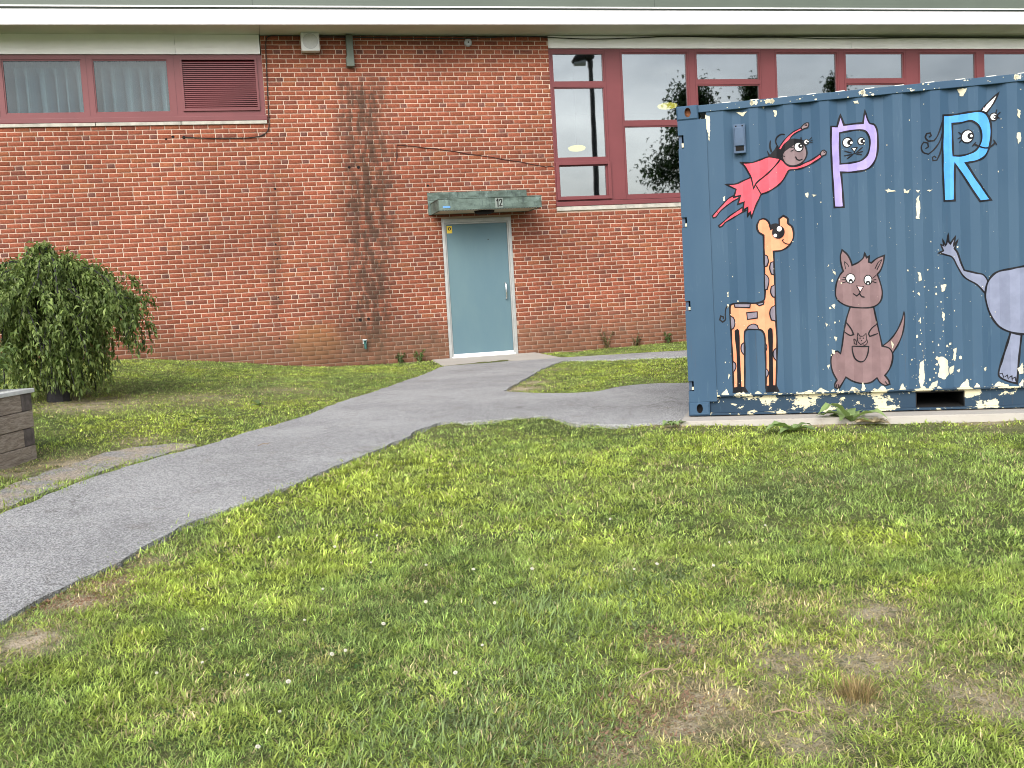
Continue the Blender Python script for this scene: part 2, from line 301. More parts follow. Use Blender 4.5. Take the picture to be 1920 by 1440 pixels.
GRAVEL = [(-2.75,-11.15),(-1.92,-9.65),(-1.76,-9.15),(-1.62,-8.6),(-1.42,-8.12),(-1.12,-7.55),(-.72,-7.36),(-.46,-7.46),(-.68,-7.74),(-1.08,-8.30),(-1.40,-8.96),(-1.58,-9.46),(-2.35,-10.95)]
def sheet(poly, name, mat, dz, cell=.4, jit=.025, drop=.07, seed=1, parent=None):
    P = []
    for i, (x0, y0) in enumerate(poly):
        x1, y1 = poly[(i + 1) % len(poly)]; L = math.hypot(x1 - x0, y1 - y0); k = max(1, int(L / .07))
        for q in range(k):
            t = q / k; P.append((x0 + (x1 - x0) * t, y0 + (y1 - y0) * t))
    P = np.array(P); sm = P.copy()
    for _ in range(4): sm = (np.roll(sm, 1, 0) + 2 * sm + np.roll(sm, -1, 0)) / 4
    sm[:, 0] += (vnoise(sm[:, 0], sm[:, 1], 6, 3, seed) - .5) * 2 * jit; sm[:, 1] += (vnoise(sm[:, 0], sm[:, 1], 6, 3, seed + 2) - .5) * 2 * jit
    bm = bmesh.new(); vs_ = [bm.verts.new((x, y, 0)) for x, y in sm]; tris = tessellate_polygon([[Vector((x, y, 0)) for x, y in sm]])
    for t in tris:
        try: bm.faces.new([vs_[i] for i in t])
        except ValueError: pass
    lo, hi = sm.min(0), sm.max(0)
    for ax in (0, 1):
        c = math.ceil(lo[ax] / cell) * cell
        while c < hi[ax]:
            no = Vector((1, 0, 0)) if ax == 0 else Vector((0, 1, 0)); bmesh.ops.bisect_plane(bm, geom=bm.verts[:] + bm.edges[:] + bm.faces[:], plane_co=no * c, plane_no=no); c += cell
    bmesh.ops.recalc_face_normals(bm, faces=bm.faces[:])
    if sum(f.normal.z * f.calc_area() for f in bm.faces) < 0: bmesh.ops.reverse_faces(bm, faces=bm.faces[:])
    bd = [e for e in bm.edges if e.is_boundary]; r = bmesh.ops.extrude_edge_only(bm, edges=bd); low = {v for v in r['geom'] if isinstance(v, bmesh.types.BMVert)}
    xs = np.array([v.co.x for v in bm.verts]); ys = np.array([v.co.y for v in bm.verts]); zz = ground(xs, ys)
    for v, z in zip(bm.verts, zz): v.co.z = z + dz - (drop if v in low else 0)
    me = bpy.data.meshes.new(name); bm.to_mesh(me); bm.free(); me.materials.append(mat); o = bpy.data.objects.new(name, me); COL.objects.link(o)
    if parent: o.parent = parent
    return o

CB = np.array([3.53, -8.006, .441]); CANG = math.radians(-28.144); CU = np.array([math.cos(CANG), math.sin(CANG)]); CV = np.array([-CU[1], CU[0]])
def cpoly(u0, u1, v0, v1): return [tuple(CB[:2] + CU * u + CV * v) for u, v in ((u0, v0), (u1, v0), (u1, v1), (u0, v1))]
PAD = cpoly(-.06, 6.3, -.26, 2.62)
DOORSTEP = [(2.66, 0.02), (2.62, -1.30), (4.50, -1.27), (4.36, 0.02)]
PC = np.array([-1.68, -7.72]); PD = np.array([math.sin(math.radians(18.4)), math.cos(math.radians(18.4))]); PL = np.array([-PD[1], PD[0]])
PLANTER = [tuple(PC), tuple(PC - PD * 2.4), tuple(PC - PD * 2.4 + PL * 1.2), tuple(PC + PL * 1.2)]
BARE = [(2.05,-12.95,.30,.8),(1.38,-13.05,.30,.72),(1.20,-13.22,.22,.8),(.95,-13.3,.2,.7),(1.75,-12.85,.25,.8),(2.35,-12.55,.3,.9),(1.52,-13.4,.25,.7),(.42,-13.35,.15,.6),(1.45,-12.6,.22,.6),(2.2,-13.3,.35,.8),(1.75,-13.25,.3,.6),
        (2.85,-4.75,.42,1),(3.2,-4.2,.3,.8),(3.9,-2.9,.25,.5),(-.85,-11.3,.22,1),(-.75,-11.05,.16,.8),(-1.0,-11.75,.3,1),(-.6,-10.75,.15,.5),(-1.4,-8.0,.35,.8),(-1.0,-7.2,.3,.5),(-1.75,-8.3,.35,.7),(4.4,-8.75,.35,.8),(5.4,-9.35,.3,.6),(3.3,-8.2,.2,.6),(-.6,-4.6,.8,.35),(.3,-3.9,.6,.3),(-1.7,-4.9,.9,.7)]
def bare(x, y):
    r = np.zeros(np.shape(x))
    for bx, by, rad, k in BARE: r = np.maximum(r, k * np.exp(-((x - bx) ** 2 + (y - by) ** 2) / (.34 * rad * rad)))
    return np.clip(r * (.5 + 1.0 * vnoise(x, y, 7, 3, 5)), 0, 1)
def axis(lo, hi, step, far):
    a_ = list(np.arange(lo, hi + 1e-6, step)); l, h = lo, hi; d = step * 2
    while h < far: h += d; l -= d; a_ = [l] + a_ + [h]; d *= 1.6
    return np.array(a_)
gx = axis(-6, 9, .12, 900); gy = axis(-15, 1, .12, 900); X, Y = np.meshgrid(gx, gy, indexing='ij'); Zg = ground(X, Y)
Zg = np.where((X > -8) & (X < 11) & (Y > -16), Zg + (vnoise(X, Y, 3, 3, 4) - .5) * .022, Zg)
hole = inpoly(X, Y, PATH) | inpoly(X, Y, GRAVEL); Zg = np.where(hole, Zg - .03, Zg)
nx, ny = X.shape; idx = np.arange(nx * ny).reshape(nx, ny); Q = np.stack([idx[:-1, :-1], idx[1:, :-1], idx[1:, 1:], idx[:-1, 1:]], -1).reshape(-1, 4)
bc = bare(X, Y).ravel(); o = bigmesh('ground', np.stack([X, Y, Zg], -1).reshape(-1, 3), Q, np.zeros((0, 3), int), M['soil']); tag(o, kind='structure')
at = o.data.color_attributes.new('bare', 'FLOAT_COLOR', 'POINT'); at.data.foreach_set('color', np.repeat(bc[:, None], 4, 1).astype(np.float32).ravel())
o.data.polygons.foreach_set('use_smooth', [True] * len(o.data.polygons))
tag(sheet(PATH, 'asphalt_path', M['asphalt'], .018, jit=.04), kind='structure')
tag(sheet(GRAVEL, 'gravel_strip', M['gravel'], .008, seed=3, jit=.06), kind='structure')
# far wooded hills the windows mirror
hb = MB(); hx = np.linspace(-260, 420, 120)
hv = [(x, -380 - 20 * math.sin(x * .01), 26 + 14 * vnoise(np.array([x]), np.array([0.]), .012, 4, 2)[0]) for x in hx]
for i in range(len(hv) - 1):
    (x0, y0, z0), (x1, y1, z1) = hv[i], hv[i + 1]; hb.face([(x0, y0 + 160, -3), (x1, y1 + 160, -3), (x1, y1, z1), (x0, y0, z0)]); hb.face([(x0, y0, z0), (x1, y1, z1), (x1, y1 - 160, -3), (x0, y0 - 160, -3)])
tag(hb.build('hills', plain('far_woods', (.10, .13, .12), .95, .3, .03, obj=False)), kind='structure')

# ------------------------------------------------------------------ school building
bld = empty('school_building', (3.5, 0, 0), 0, 'long red brick building with a white fascia, maroon windows and a blue door', 'building')
bld.location = (0, 0, 0)
XL, XR = -9.0, 20.0; ZT = 5.60
LWIN = (-9.0, .39, 4.315, 5.60); RWIN = (4.845, 20.0, 2.86, 5.62); DOOR = (2.95, 4.075, .45, 2.80)
OPEN = [LWIN, RWIN, DOOR]
# every brick laid as a block in a common bond: five stretcher courses, then one of stretchers and headers
CH = .06772; BL = .2032; JO = .0106; V = []; C_ = []
for r in range(-11, 70):
    zc = .898 + CH * r; z0 = zc - CH / 2 + JO / 2; z1 = zc + CH / 2 - JO / 2
    if z1 > ZT: z1 = ZT
    head = r % 6 == 0; cuts = sorted([(o_[0], o_[1]) for o_ in OPEN if o_[2] < zc < o_[3]])
    segs = []; x = XL
    for c0, c1 in cuts:
        if c0 > x: segs.append((x, c0))
        x = max(x, c1)
    if x < XR: segs.append((x, XR))
    x = XL + (BL / 2 if r % 2 else 0) - BL + random.uniform(-.012, .012); k = 0
    while x < XR:
        L = BL if not head or k % 2 == 0 else BL / 2 + .004
        for s0, s1 in segs:
            a0 = max(x + JO / 2, s0 + (0 if s0 == XL else .004)); a1 = min(x + L - JO / 2, s1)
            if a1 - a0 > .02:
                ja = [random.uniform(-.0012, .0012) for _ in range(4)]; y = random.uniform(-.0022, .0022); yb = .022; e = .0028
                V.append([(a0 + ja[0], yb, z0), (a1 + ja[1], yb, z0), (a1 + ja[1], yb, z1), (a0 + ja[0], yb, z1),
                          (a0 + ja[0], y + e, z0), (a1 + ja[1], y + e, z0), (a1 + ja[1], y + e, z1), (a0 + ja[0], y + e, z1),
                          (a0 + e, y + ja[2], z0 + e), (a1 - e, y - ja[2], z0 + e), (a1 - e, y + ja[3], z1 - e), (a0 + e, y - ja[3], z1 - e)])
                hd = head and L < BL; t = random.random()
                c = np.array((.245, .073, .040)) * random.uniform(.80, 1.14)
                if t < .09: c = np.array((.26, .088, .043)) * random.uniform(.85, 1.08)
                elif t < .20: c = np.array((.195, .063, .040)) * random.uniform(.85, 1.1)
                if hd and random.random() < .5: c = np.array((.155, .062, .047)) * random.uniform(.75, 1.2)
                C_.append(c)
        x += L; k += 1
V = np.array(V).reshape(-1, 3); nb = len(V) // 12
q1 = np.array([(4, 5, 9, 8), (5, 6, 10, 9), (6, 7, 11, 10), (7, 4, 8, 11), (8, 9, 10, 11), (0, 1, 5, 4), (1, 2, 6, 5), (2, 3, 7, 6), (3, 0, 4, 7)])
Q = (q1[None] + (np.arange(nb) * 12)[:, None, None]).reshape(-1, 4)
wall = bigmesh('wall', V, Q, np.zeros((0, 3), int), M['brick'], np.repeat(np.array(C_), 12, 0), bld)
mb = MB(); mort_y = .006
xc = sorted({XL, XR, .39, 4.845, 2.95, 4.075}); zc_ = sorted({.1, .45, 2.80, 2.86, 4.315, ZT})
for i in range(len(xc) - 1):
    run = None
    for j in range(len(zc_) - 1):
        cx_, cz_ = (xc[i] + xc[i + 1]) / 2, (zc_[j] + zc_[j + 1]) / 2
        if not any(o_[0] < cx_ < o_[1] and o_[2] < cz_ < o_[3] for o_ in OPEN): mb.box((xc[i], mort_y, zc_[j]), (xc[i + 1], .30, zc_[j + 1]))
mb.build('mortar_bed', M['mortar'], bld)
# eaves: fascia, drip, green roof edge and soffit (the long edge rises a touch to the right)
def fz(x): return 5.572 + .0069 * (x + 3)
OV = -.66
def band(y0, y1, d0, d1, x0=XL - 2, x1=XR + 2):
    m_ = MB(); A = [(x, y, fz(x) + d) for x in (x0, x1) for y, d in ((y0, d0), (y1, d0), (y1, d1), (y0, d1))]
    for q in ((0, 1, 2, 3), (7, 6, 5, 4), (0, 4, 5, 1), (1, 5, 6, 2), (2, 6, 7, 3), (3, 7, 4, 0)): m_.face([A[i] for i in q])
    return m_
band(OV, OV + .05, 0, .212).build('fascia', M['white_trim'], bld)
band(OV - .012, OV + .04, .213, .231).build('fascia_drip', M['dark_gap'], bld)
band(OV - .03, OV + .04, .232, .252).build('drip_edge', M['frieze'], bld)
band(OV - .018, OV + .04, .253, .80).build('roof_edge', M['green_metal'], bld)
for x in (-5.2, 2.69, 8.4, 13.05): MB().box((x, OV - .0018, fz(x) + .003), (x + .006, OV + .01, fz(x) + .21)).build('fascia_joint', M['soffit'], bld)
for x in (.3, 6.4): MB().box((x, OV - .0198, fz(x) + .254), (x + .006, OV, fz(x) + .79)).build('roof_edge_joint', M['dark_gap'], bld)
m_ = MB(); zs = [(XL - 2, .385), (.391, 4.845), (4.846, XR + 2)]
for x0, x1 in zs: m_.face([(x0 + .004, OV + .051, fz(x0) + .015), (x1, OV + .051, fz(x1) + .015), (x1, .32, 5.617), (x0 + .004, .32, 5.612)][::-1]); m_.face([(x0 + .004, OV + .051, fz(x0) + .05), (x1, OV + .051, fz(x1) + .05), (x1, .32, 5.66), (x0 + .004, .32, 5.66)])
m_.build('soffit', M['soffit'], bld)
MB().box((XL - 2, OV + .055, 5.9), (XR + 2, 12, 6.3)).build('roof', M['green_metal'], bld)
m_ = MB(); m_.box((XL, .31, -.2), (XL + .2, 10, 5.9)); m_.box((XR - .2, .31, -.2), (XR, 10, 5.9)); m_.box((XL + .2, 9.8, -.2), (XR - .2, 10, 5.9)); m_.build('outer_wall', M['room'], bld)
m_ = MB(); m_.box((4.6, .6, .55), (19.8, 7, .62)); m_.box((4.6, 7, .62), (19.8, 7.1, 5.6)); m_.box((4.5, .32, .62), (4.6, 7, 5.6)); m_.box((4.6, .32, 5.605), (19.8, 7, 5.64)); m_.box((4.6, .32, .62), (19.8, .42, 2.84))
m_.build('classroom_wall', M['room'], bld)
m_ = MB(); m_.box((-8.8, 3, 3), (.5, 3.1, 5.6)); m_.box((.42, .32, 3), (.5, 3, 5.6)); m_.box((-8.8, .32, 3.9), (.4, 3, 4.0)); m_.build('side_room_wall', M['room'], bld)

def frame_with_panes(name, rect, panes, yf, deep, parent, mats, bevel=.02):
    """flat frame with rectangular holes: cells between all cut lines, boxes butted; each hole gets a recessed lip"""
    x0, x1, z0, z1 = rect; xs = sorted({x0, x1, *[p[0] for p in panes], *[p[1] for p in panes]}); zs_ = sorted({z0, z1, *[p[2] for p in panes], *[p[3] for p in panes]})
    m_ = MB()
    for j in range(len(zs_) - 1):
        run = None
        for i in range(len(xs)):
            solid = i < len(xs) - 1 and not any(p[0] - 1e-6 <= xs[i] and xs[i + 1] <= p[1] + 1e-6 and p[2] - 1e-6 <= zs_[j] and zs_[j + 1] <= p[3] + 1e-6 for p in panes)
            if solid and run is None: run = xs[i]
            if not solid and run is not None: m_.box((run, yf, zs_[j]), (xs[i], yf + deep, zs_[j + 1])); run = None
    for p in panes:                                       # glazing bead round each pane
        b = .018
        m_.box((p[0], yf + .012, p[2]), (p[0] + b, yf + .045, p[3])); m_.box((p[1] - b, yf + .012, p[2]), (p[1], yf + .045, p[3]))
        m_.box((p[0] + b, yf + .012, p[2]), (p[1] - b, yf + .045, p[2] + b)); m_.box((p[0] + b, yf + .012, p[3] - b), (p[1] - b, yf + .045, p[3]))
    return m_.build(name, mats, parent)
def pane(win, p, y, mat): return MB().box((p[0] + .001, y, p[2] + .001), (p[1] - .001, y + .008, p[3] - .001)).build('pane', mat, win)
def trim_edges(win, rects, y):                            # thin dark seams where the extrusions meet
    m_ = MB()
    for a_ in rects: m_.box((a_[0], y - .002, a_[2]), (a_[1], y + .004, a_[3]))
    return m_.build('frame_seam', M['maroon_dark'], win)
# left band: two curtained panes, a louvre, more panes running out of sight
lp = [(-3.19, -2.135, 4.50, 5.262), (-1.99, -.953, 4.50, 5.262), (-4.39, -3.33, 4.50, 5.262), (-5.59, -4.53, 4.50, 5.262), (-6.79, -5.73, 4.50, 5.262), (-7.99, -6.93, 4.50, 5.262)]
lw = frame_with_panes('window', (-9, .388, 4.40, 5.325), lp + [(-.785, .313, 4.51, 5.278)], .0, .07, bld, M['maroon'])
for p in lp: pane(lw, p, .034, M['glass_light'])
m_ = MB().box((-9, -.035, 4.362), (.41, .08, 4.43), 0, .006); m_.box((-9, -.018, 4.43), (.388, .0, 4.455)); m_.build('window_sill', M['maroon'], lw)
m_ = MB(); xs_ = [-9, -5.2, -2.01, -.83, .405]
for i in range(len(xs_) - 1): m_.box((xs_[i] + .004, -.03, 4.312), (xs_[i + 1] - .004, .09, 4.360), 0, .004)
m_.build('stone_sill', M['sill'], lw)
trim_edges(lw, [(-3.27, -3.262, 4.46, 5.32), (-2.075, -2.067, 4.46, 5.32), (-.872, -.864, 4.46, 5.32), (-9, .388, 5.308, 5.314)], 0)
m_ = MB(); lx0, lx1, lz0, lz1 = -.785, .313, 4.51, 5.278
for a_, b_ in (((lx0, -.028, lz0), (lx0 + .03, .05, lz1)), ((lx1 - .03, -.028, lz0), (lx1, .05, lz1)), ((lx0 + .03, -.028, lz0), (lx1 - .03, .05, lz0 + .03)), ((lx0 + .03, -.028, lz1 - .03), (lx1 - .03, .05, lz1))): m_.box(a_, b_, 0)
z = lz0 + .034
while z < lz1 - .05:
    m_.face([(lx0 + .03, -.018, z), (lx1 - .03, -.018, z), (lx1 - .03, .03, z + .032), (lx0 + .03, .03, z + .032)], 1); m_.face([(lx0 + .03, -.018, z), (lx0 + .03, -.018, z + .013), (lx1 - .03, -.018, z + .013), (lx1 - .03, -.018, z)], 0)
    m_.face([(lx0 + .03, -.018, z + .013), (lx1 - .03, -.018, z + .013), (lx1 - .03, .028, z + .040), (lx0 + .03, .028, z + .040)], 1); z += .0285
m_.face([(lx0, .048, lz0), (lx1, .048, lz0), (lx1, .048, lz1), (lx0, .048, lz1)], 2)
m_.build('louvre_vent', [M['maroon'], M['maroon_dark'], M['hole']], lw)  # bright lips, darker slat slopes: shade between the slats put into the colour
m_ = MB(); xs_ = [-9, -4.7, -.83, .377]
for i in range(len(xs_) - 1): m_.box((xs_[i] + .002, -.012, 5.332), (xs_[i + 1] - .002, .05, 5.612))
m_.build('frieze_panel', M['frieze'], bld)
# right band: end light with a hopper, then a repeating pair of lights between wide posts
A_ = [(4.897, 5.764, 4.893, 5.355), (4.897, 5.755, 3.69, 4.818), (4.915, 5.735, 3.070, 3.584)]
rp = list(A_); posts = []
for k in range(4):
    o_ = 2.757 * k
    rp += [(6.065 + o_, 7.215 + o_, 4.262, 5.362), (6.065 + o_, 7.215 + o_, 3.07, 4.188), (7.372 + o_, 8.515 + o_, 4.912, 5.362), (7.372 + o_, 8.515 + o_, 3.70, 4.84), (7.372 + o_, 8.515 + o_, 3.07, 3.60)]
rp = [p for p in rp if p[1] < 19.9]
rw = frame_with_panes('window', (4.845, 20, 3.008, 5.418), rp, .0, .08, bld, M['maroon'])
for p in rp: pane(rw, p, .036, M['glass'])
m_ = MB().box((4.838, -.04, 2.926), (20, .09, 3.00), 0, .008); m_.build('window_sill', M['maroon'], rw)
m_ = MB(); xs_ = [4.84, 6.02, 7.3, 8.6, 10, 12, 14, 16, 18, 20]
for i in range(len(xs_) - 1): m_.box((xs_[i] + .004, -.03, 2.858), (xs_[i + 1] - .004, .09, 2.923), 0, .004)
m_.build('stone_sill', M['sill'], rw)
hp = MB(); q = (4.862, 5.79, 3.025, 3.63); t_ = .05
for a_, b_ in (((q[0], -.045, q[2]), (q[0] + t_, -.001, q[3])), ((q[1] - t_, -.045, q[2]), (q[1], -.001, q[3])), ((q[0] + t_, -.045, q[2]), (q[1] - t_, -.001, q[2] + t_)), ((q[0] + t_, -.045, q[3] - t_), (q[1] - t_, -.001, q[3]))): hp.box(a_, b_, 0, .005)
hp.build('hopper_sash', M['maroon'], rw)
trim_edges(rw, [(4.872, 4.879, 3.64, 5.40), (5.785, 5.793, 3.02, 5.40), (6.038, 6.046, 3.02, 5.40), (7.24, 7.247, 3.02, 5.40), (7.342, 7.349, 3.02, 5.40), (8.54, 8.548, 3.02, 5.40), (8.795, 8.803, 3.02, 5.4), (9.998, 10.005, 3.02, 5.4), (10.10, 10.107, 3.02, 5.4), (11.30, 11.308, 3.02, 5.4), (11.552, 11.56, 3.02, 5.4), (4.85, 20, 5.398, 5.404)], 0)
m_ = MB(); xs_ = [4.845, 10.25, 15.2, 20]
for i in range(len(xs_) - 1): m_.box((xs_[i] + .002, -.012, 5.424), (xs_[i + 1] - .002, .05, 5.612))
m_.build('frieze_panel', M['frieze'], bld)
# door
df = MB(); dx0, dx1, dz0, dz1 = 2.952, 4.073, .60, 2.798
df.box((dx0, -.02, dz0), (dx0 + .045, .12, dz1), 0, .006); df.box((dx1 - .045, -.02, dz0), (dx1, .12, dz1), 0, .006); df.box((dx0 + .046, -.02, dz1 - .06), (dx1 - .046, .12, dz1), 0, .006)
df.box((dx0 + .046, .005, dz0), (dx0 + .068, .11, dz1 - .061)); df.box((dx1 - .068, .005, dz0), (dx1 - .046, .11, dz1 - .061)); df.box((dx0 + .069, .005, dz1 - .085), (dx1 - .069, .11, dz1 - .062))
door = MB().box((dx0 + .071, .016, .642), (dx1 - .071, .06, dz1 - .088), 0, .003).build('door', M['door'], bld)
df.build('door_frame', M['alu'], bld)
m_ = MB().box((dx0 + .07, .004, .632), (dx1 - .07, .0155, .668), 0, .002); m_.box((dx0 + .04, -.035, .602), (dx1 - .04, .10, .630), 0, .004); m_.build('kick_sweep', M['white_trim'], door)
hx_ = 3.925; MB().tube([(hx_, .016, 1.50), (hx_, -.03, 1.51), (hx_, -.05, 1.54), (hx_, -.052, 1.63), (hx_, -.05, 1.72), (hx_, -.03, 1.75), (hx_, .016, 1.76)], .0125, 10).build('handle', M['steel'], door, True)
m_ = MB().box((dx0 + .080, .013, 2.575), (dx0 + .165, .0155, 2.69), 0)
m_.lathe((dx0 + .122, .0128, 2.645), (0, -1, 0), [(0, .026), (.0006, .026)], 18, 1); m_.box((dx0 + .115, .0112, 2.63), (dx0 + .130, .0120, 2.66), 2); m_.box((dx0 + .092, .0122, 2.588), (dx0 + .153, .0128, 2.596), 2); m_.box((dx0 + .092, .0122, 2.602), (dx0 + .153, .0128, 2.607), 2)
m_.build('warning_sticker', [M['yellow'], M['num'], M['yellow']], door)
m_ = MB(); m_.lathe((3.69, .0155, 2.455), (0, -1, 0), [(0, .010), (.004, .008)], 10); m_.build('peephole', M['num'], door)
# canopy over the door: copper-clad slab, upstand against the wall, drip and light fitting below
can = MB(); can.box((2.752, -.03, 2.87), (4.352, -.004, 3.215), 0, .004); cx0, cx1 = 2.79, 4.385; yo = -.76
can.box((cx0, yo, 2.868), (cx1, yo + .03, 3.035), 0, .004); can.box((cx0, yo + .031, 2.868), (cx0 + .03, -.031, 3.035), 0, .003); can.box((cx1 - .03, yo + .031, 2.868), (cx1, -.031, 3.035), 0, .003); can.box((cx0 + .031, yo + .031, 3.00), (cx1 - .031, -.031, 3.03), 0); can.box((cx0 + .031, yo + .031, 2.875), (cx1 - .031, -.031, 2.89), 1)
can.box((cx0 - .006, yo - .008, 3.036), (cx1 + .006, -.03, 3.046), 0); can.box((2.76, -.036, 3.095), (4.34, -.031, 3.10), 2)
x = cx0 + .05
while x < cx1 - .05: can.box((x, yo - .004, 2.862), (x + .02, yo + .006, 2.872), 2); x += .042
canopy = can.build('door_canopy', [M['patina'], M['lightwood'], M['dark_gap']], bld)
MB().box((cx0 + .06, yo - .003, 2.905), (cx0 + .17, yo - .0005, 2.932)).build('blue_tape', M['tape'], canopy)
MB().lathe((3.56, -.40, 2.875), (0, 0, -1), [(0, .16), (.03, .15), (.05, .11)], 22).build('canopy_light', M['hole'], canopy, True)
MB().box((3.655, yo - .004, 2.882), (3.775, yo - .0005, 3.028)).build('number_plate', M['numplate'], canopy)
num = MB()
def seg(pts, th, y):
    for p, q in zip(pts[:-1], pts[1:]):
        p, q = Vector(p), Vector(q); d = (q - p).normalized() * th * .45; n_ = Vector((-d.y, d.x)); a_ = [p - d + n_, p - d - n_, q + d - n_, q + d + n_]
        num.face([(v_.x, y, v_.y) for v_ in a_])
seg([(3.682, 2.985), (3.697, 3.008), (3.697, 2.902)], .021, yo - .0046)
seg([(3.722, 2.985), (3.730, 3.003), (3.745, 3.006), (3.757, 2.995), (3.757, 2.975), (3.745, 2.95), (3.724, 2.908), (3.759, 2.908)], .018, yo - .0050)
num.build('house_number', M['num'], canopy)
# downspout boot from the eaves
m_ = MB().box((1.652, OV + .07, fz(1.7) - .10), (1.752, -.06, fz(1.7) + .01), 0, .004); m_ = MB(); m_.box((1.648, -.10, 5.275), (1.752, -.012, 5.60), 0, .006); m_.box((1.634, -.118, 5.13), (1.752, -.006, 5.274), 0, .006)
m_.build('downspout', M['green_metal'], bld)
# hose tap
m_ = MB(); m_.box((1.598, -.012, .93), (1.66, .0, 1.0), 1, .003); m_.tube([(1.628, 0, .955), (1.628, -.05, .95), (1.628, -.085, .925), (1.628, -.095, .85)], [.019, .021, .022, .018], 10); m_.lathe((1.628, -.05, .93), (0, 0, 1), [(0, .015), (.04, .013), (.042, .036), (.055, .036)], 12); m_.build('hose_tap', [M['pipe_green'], M['white_plastic']], bld, True)
# old drilled fixings in the brick
m_ = MB()
for x, z, r in ((2.772, 3.326, .020), (1.578, 3.640, .026), (1.716, 3.636, .026), (.447, 3.347, .02), (.393, 2.519, .02), (.40, 2.30, .012), (.40, 1.98, .012), (.375, 1.72, .012), (.36, 1.38, .012), (.34, 1.1, .012), (.445, 4.02, .013), (-.96, 4.145, .022), (-1.06, 4.115, .018), (-.81, 4.135, .028), (1.58, 1.30, .03), (1.71, 1.305, .03)):
    MB().lathe((x, .0, z), (random.uniform(-.2, .2), -1, random.uniform(-.2, .2)), [(-.01, r), (.004, r * random.uniform(.75, .95))], 9).build('fixing_hole', M['hole'], bld)
for nm, xx in (('curtain', -2.66), ('curtain', -1.47)):
    m_ = MB(); n_ = 160; ph = random.uniform(0, 6); yb = .20; W_ = 1.12; rows_ = [(5.32, .10), (5.19, .14), (5.11, .8), (4.8, 1.0), (4.42, 1.15)]
    P_ = [[(xx - W_ / 2 + W_ * i / n_, yb + .38 * am * (1 - abs(math.sin(i / n_ * math.pi * 6.4 + ph + .5 * math.sin(i * .07 + ph))) ** .85) + .01 * am * math.sin(i * .31 + ph) + .004 * math.sin(i * 1.9), zz) for i in range(n_ + 1)] for zz, am in rows_]
    for r_ in range(len(P_) - 1):
        for i in range(n_): m_.face([P_[r_][i], P_[r_ + 1][i], P_[r_ + 1][i + 1], P_[r_][i + 1]])
    for r_ in range(len(P_) - 1):
        for i in range(n_): m_.face([(p_[0], p_[1] + .004, p_[2]) for p_ in (P_[r_][i], P_[r_][i + 1], P_[r_ + 1][i + 1], P_[r_ + 1][i])])
    tag(m_.build(nm, M['curtain'], None, True), 'pale blue pleated curtain behind the ' + ('pane beside the maroon louvre' if xx > -2 else 'pane at the left edge of the photo'), 'curtain', 'curtains in the high left windows')
# room lamps seen through the glass
for x, y, z, r, wh in ((6.05, 2.5, 4.21, .165, 'narrow end window'), (7.93, 2.6, 4.98, .19, 'first wide window')):
    t = empty('ceiling_lamp', (x, y, z), 0, 'round glowing yellow lamp hanging inside behind the ' + wh, 'lamp', 'lamps hanging in the classroom')
    MB().lathe((0, 0, 0), (0, 0, 1), [(-.055, r * .5), (-.04, r * .85), (-.005, r), (.02, r * .93), (.04, r * .6)], 24).build('lamp_bowl', M['glow'], t, True)
    MB().tube([(0, 0, .04), (0, 0, 5.6 - z)], .008, 6).build('rod', M['black'], t)

# things fixed on the wall
t = empty('loudspeaker', (1.112, 0, 5.49), 0, 'square white outdoor loudspeaker with a round grille high on the brick wall', 'loudspeaker')
m_ = MB(); m_.box((-.135, -.16, -.145), (.135, -.01, .125), 0, .012); m_.build('cabinet', M['white_plastic'], t, True)
m_ = MB().lathe((0, -.160, -.005), (0, -1, 0), [(0, .112), (.004, .112), (.006, .104)], 32); m_.build('grille', plain('speaker_grille', (.52, .53, .52), .6, .05, 30), t)
m_ = MB(); 
for k in range(48):
    q0, q1_ = 2 * math.pi * k / 48, 2 * math.pi * (k + 1) / 48
    for R_, w_ in ((.112, .006),): m_.face([(R_ * math.cos(q0), -.167, R_ * math.sin(q0) - .005), (R_ * math.cos(q1_), -.167, R_ * math.sin(q1_) - .005), ((R_ - w_) * math.cos(q1_), -.167, (R_ - w_) * math.sin(q1_) - .005), ((R_ - w_) * math.cos(q0), -.167, (R_ - w_) * math.sin(q0) - .005)])
m_.build('grille_ring', M['grey_plastic'], t)
MB().box((-.05, -.012, -.12), (.05, -.001, .12)).build('bracket', M['grey_plastic'], t)
t = empty('alarm_sensor', (3.543, 0, 5.505), 0, 'small round grey sensor high on the brick above the door', 'sensor')
MB().lathe((0, 0, 0), (0, -1, 0), [(0, .060), (.03, .060), (.045, .05), (.05, .02)], 24).build('housing', M['grey_plastic'], t, True)
m_ = MB().lathe((0, -.0505, 0), (0, -1, 0), [(0, .012), (.006, .010)], 12); m_.build('lens', M['black'], t)
def wire(name, pts, r, label, mat='cable'):
    q = []
    for i in range(len(pts) - 1):
        p0 = Vector(pts[max(i - 1, 0)]); p1 = Vector(pts[i]); p2 = Vector(pts[i + 1]); p3 = Vector(pts[min(i + 2, len(pts) - 1)])
        for s_ in range(4):
            u = s_ / 4; q.append(.5 * ((2 * p1) + (p2 - p0) * u + (2 * p0 - 5 * p1 + 4 * p2 - p3) * u * u + (3 * p1 - p0 - 3 * p2 + p3) * u ** 3))
    q.append(Vector(pts[-1])); return tag(MB().tube(q, r, 6).build(name, M[mat], None, True), label, 'cable')
wire('cable', [(-.83, -.01, 4.135), (-.5, -.014, 4.115), (-.2, -.014, 4.105), (.15, -.014, 4.11), (.33, -.014, 4.15), (.42, -.014, 4.26), (.435, -.014, 4.6), (.455, -.014, 5.2), (.47, -.014, 5.5), (.52, -.03, 5.585), (.70, -.06, 5.588), (.97, -.06, 5.585)], .0075, 'thin black cable running down the brick beside the maroon louvre')
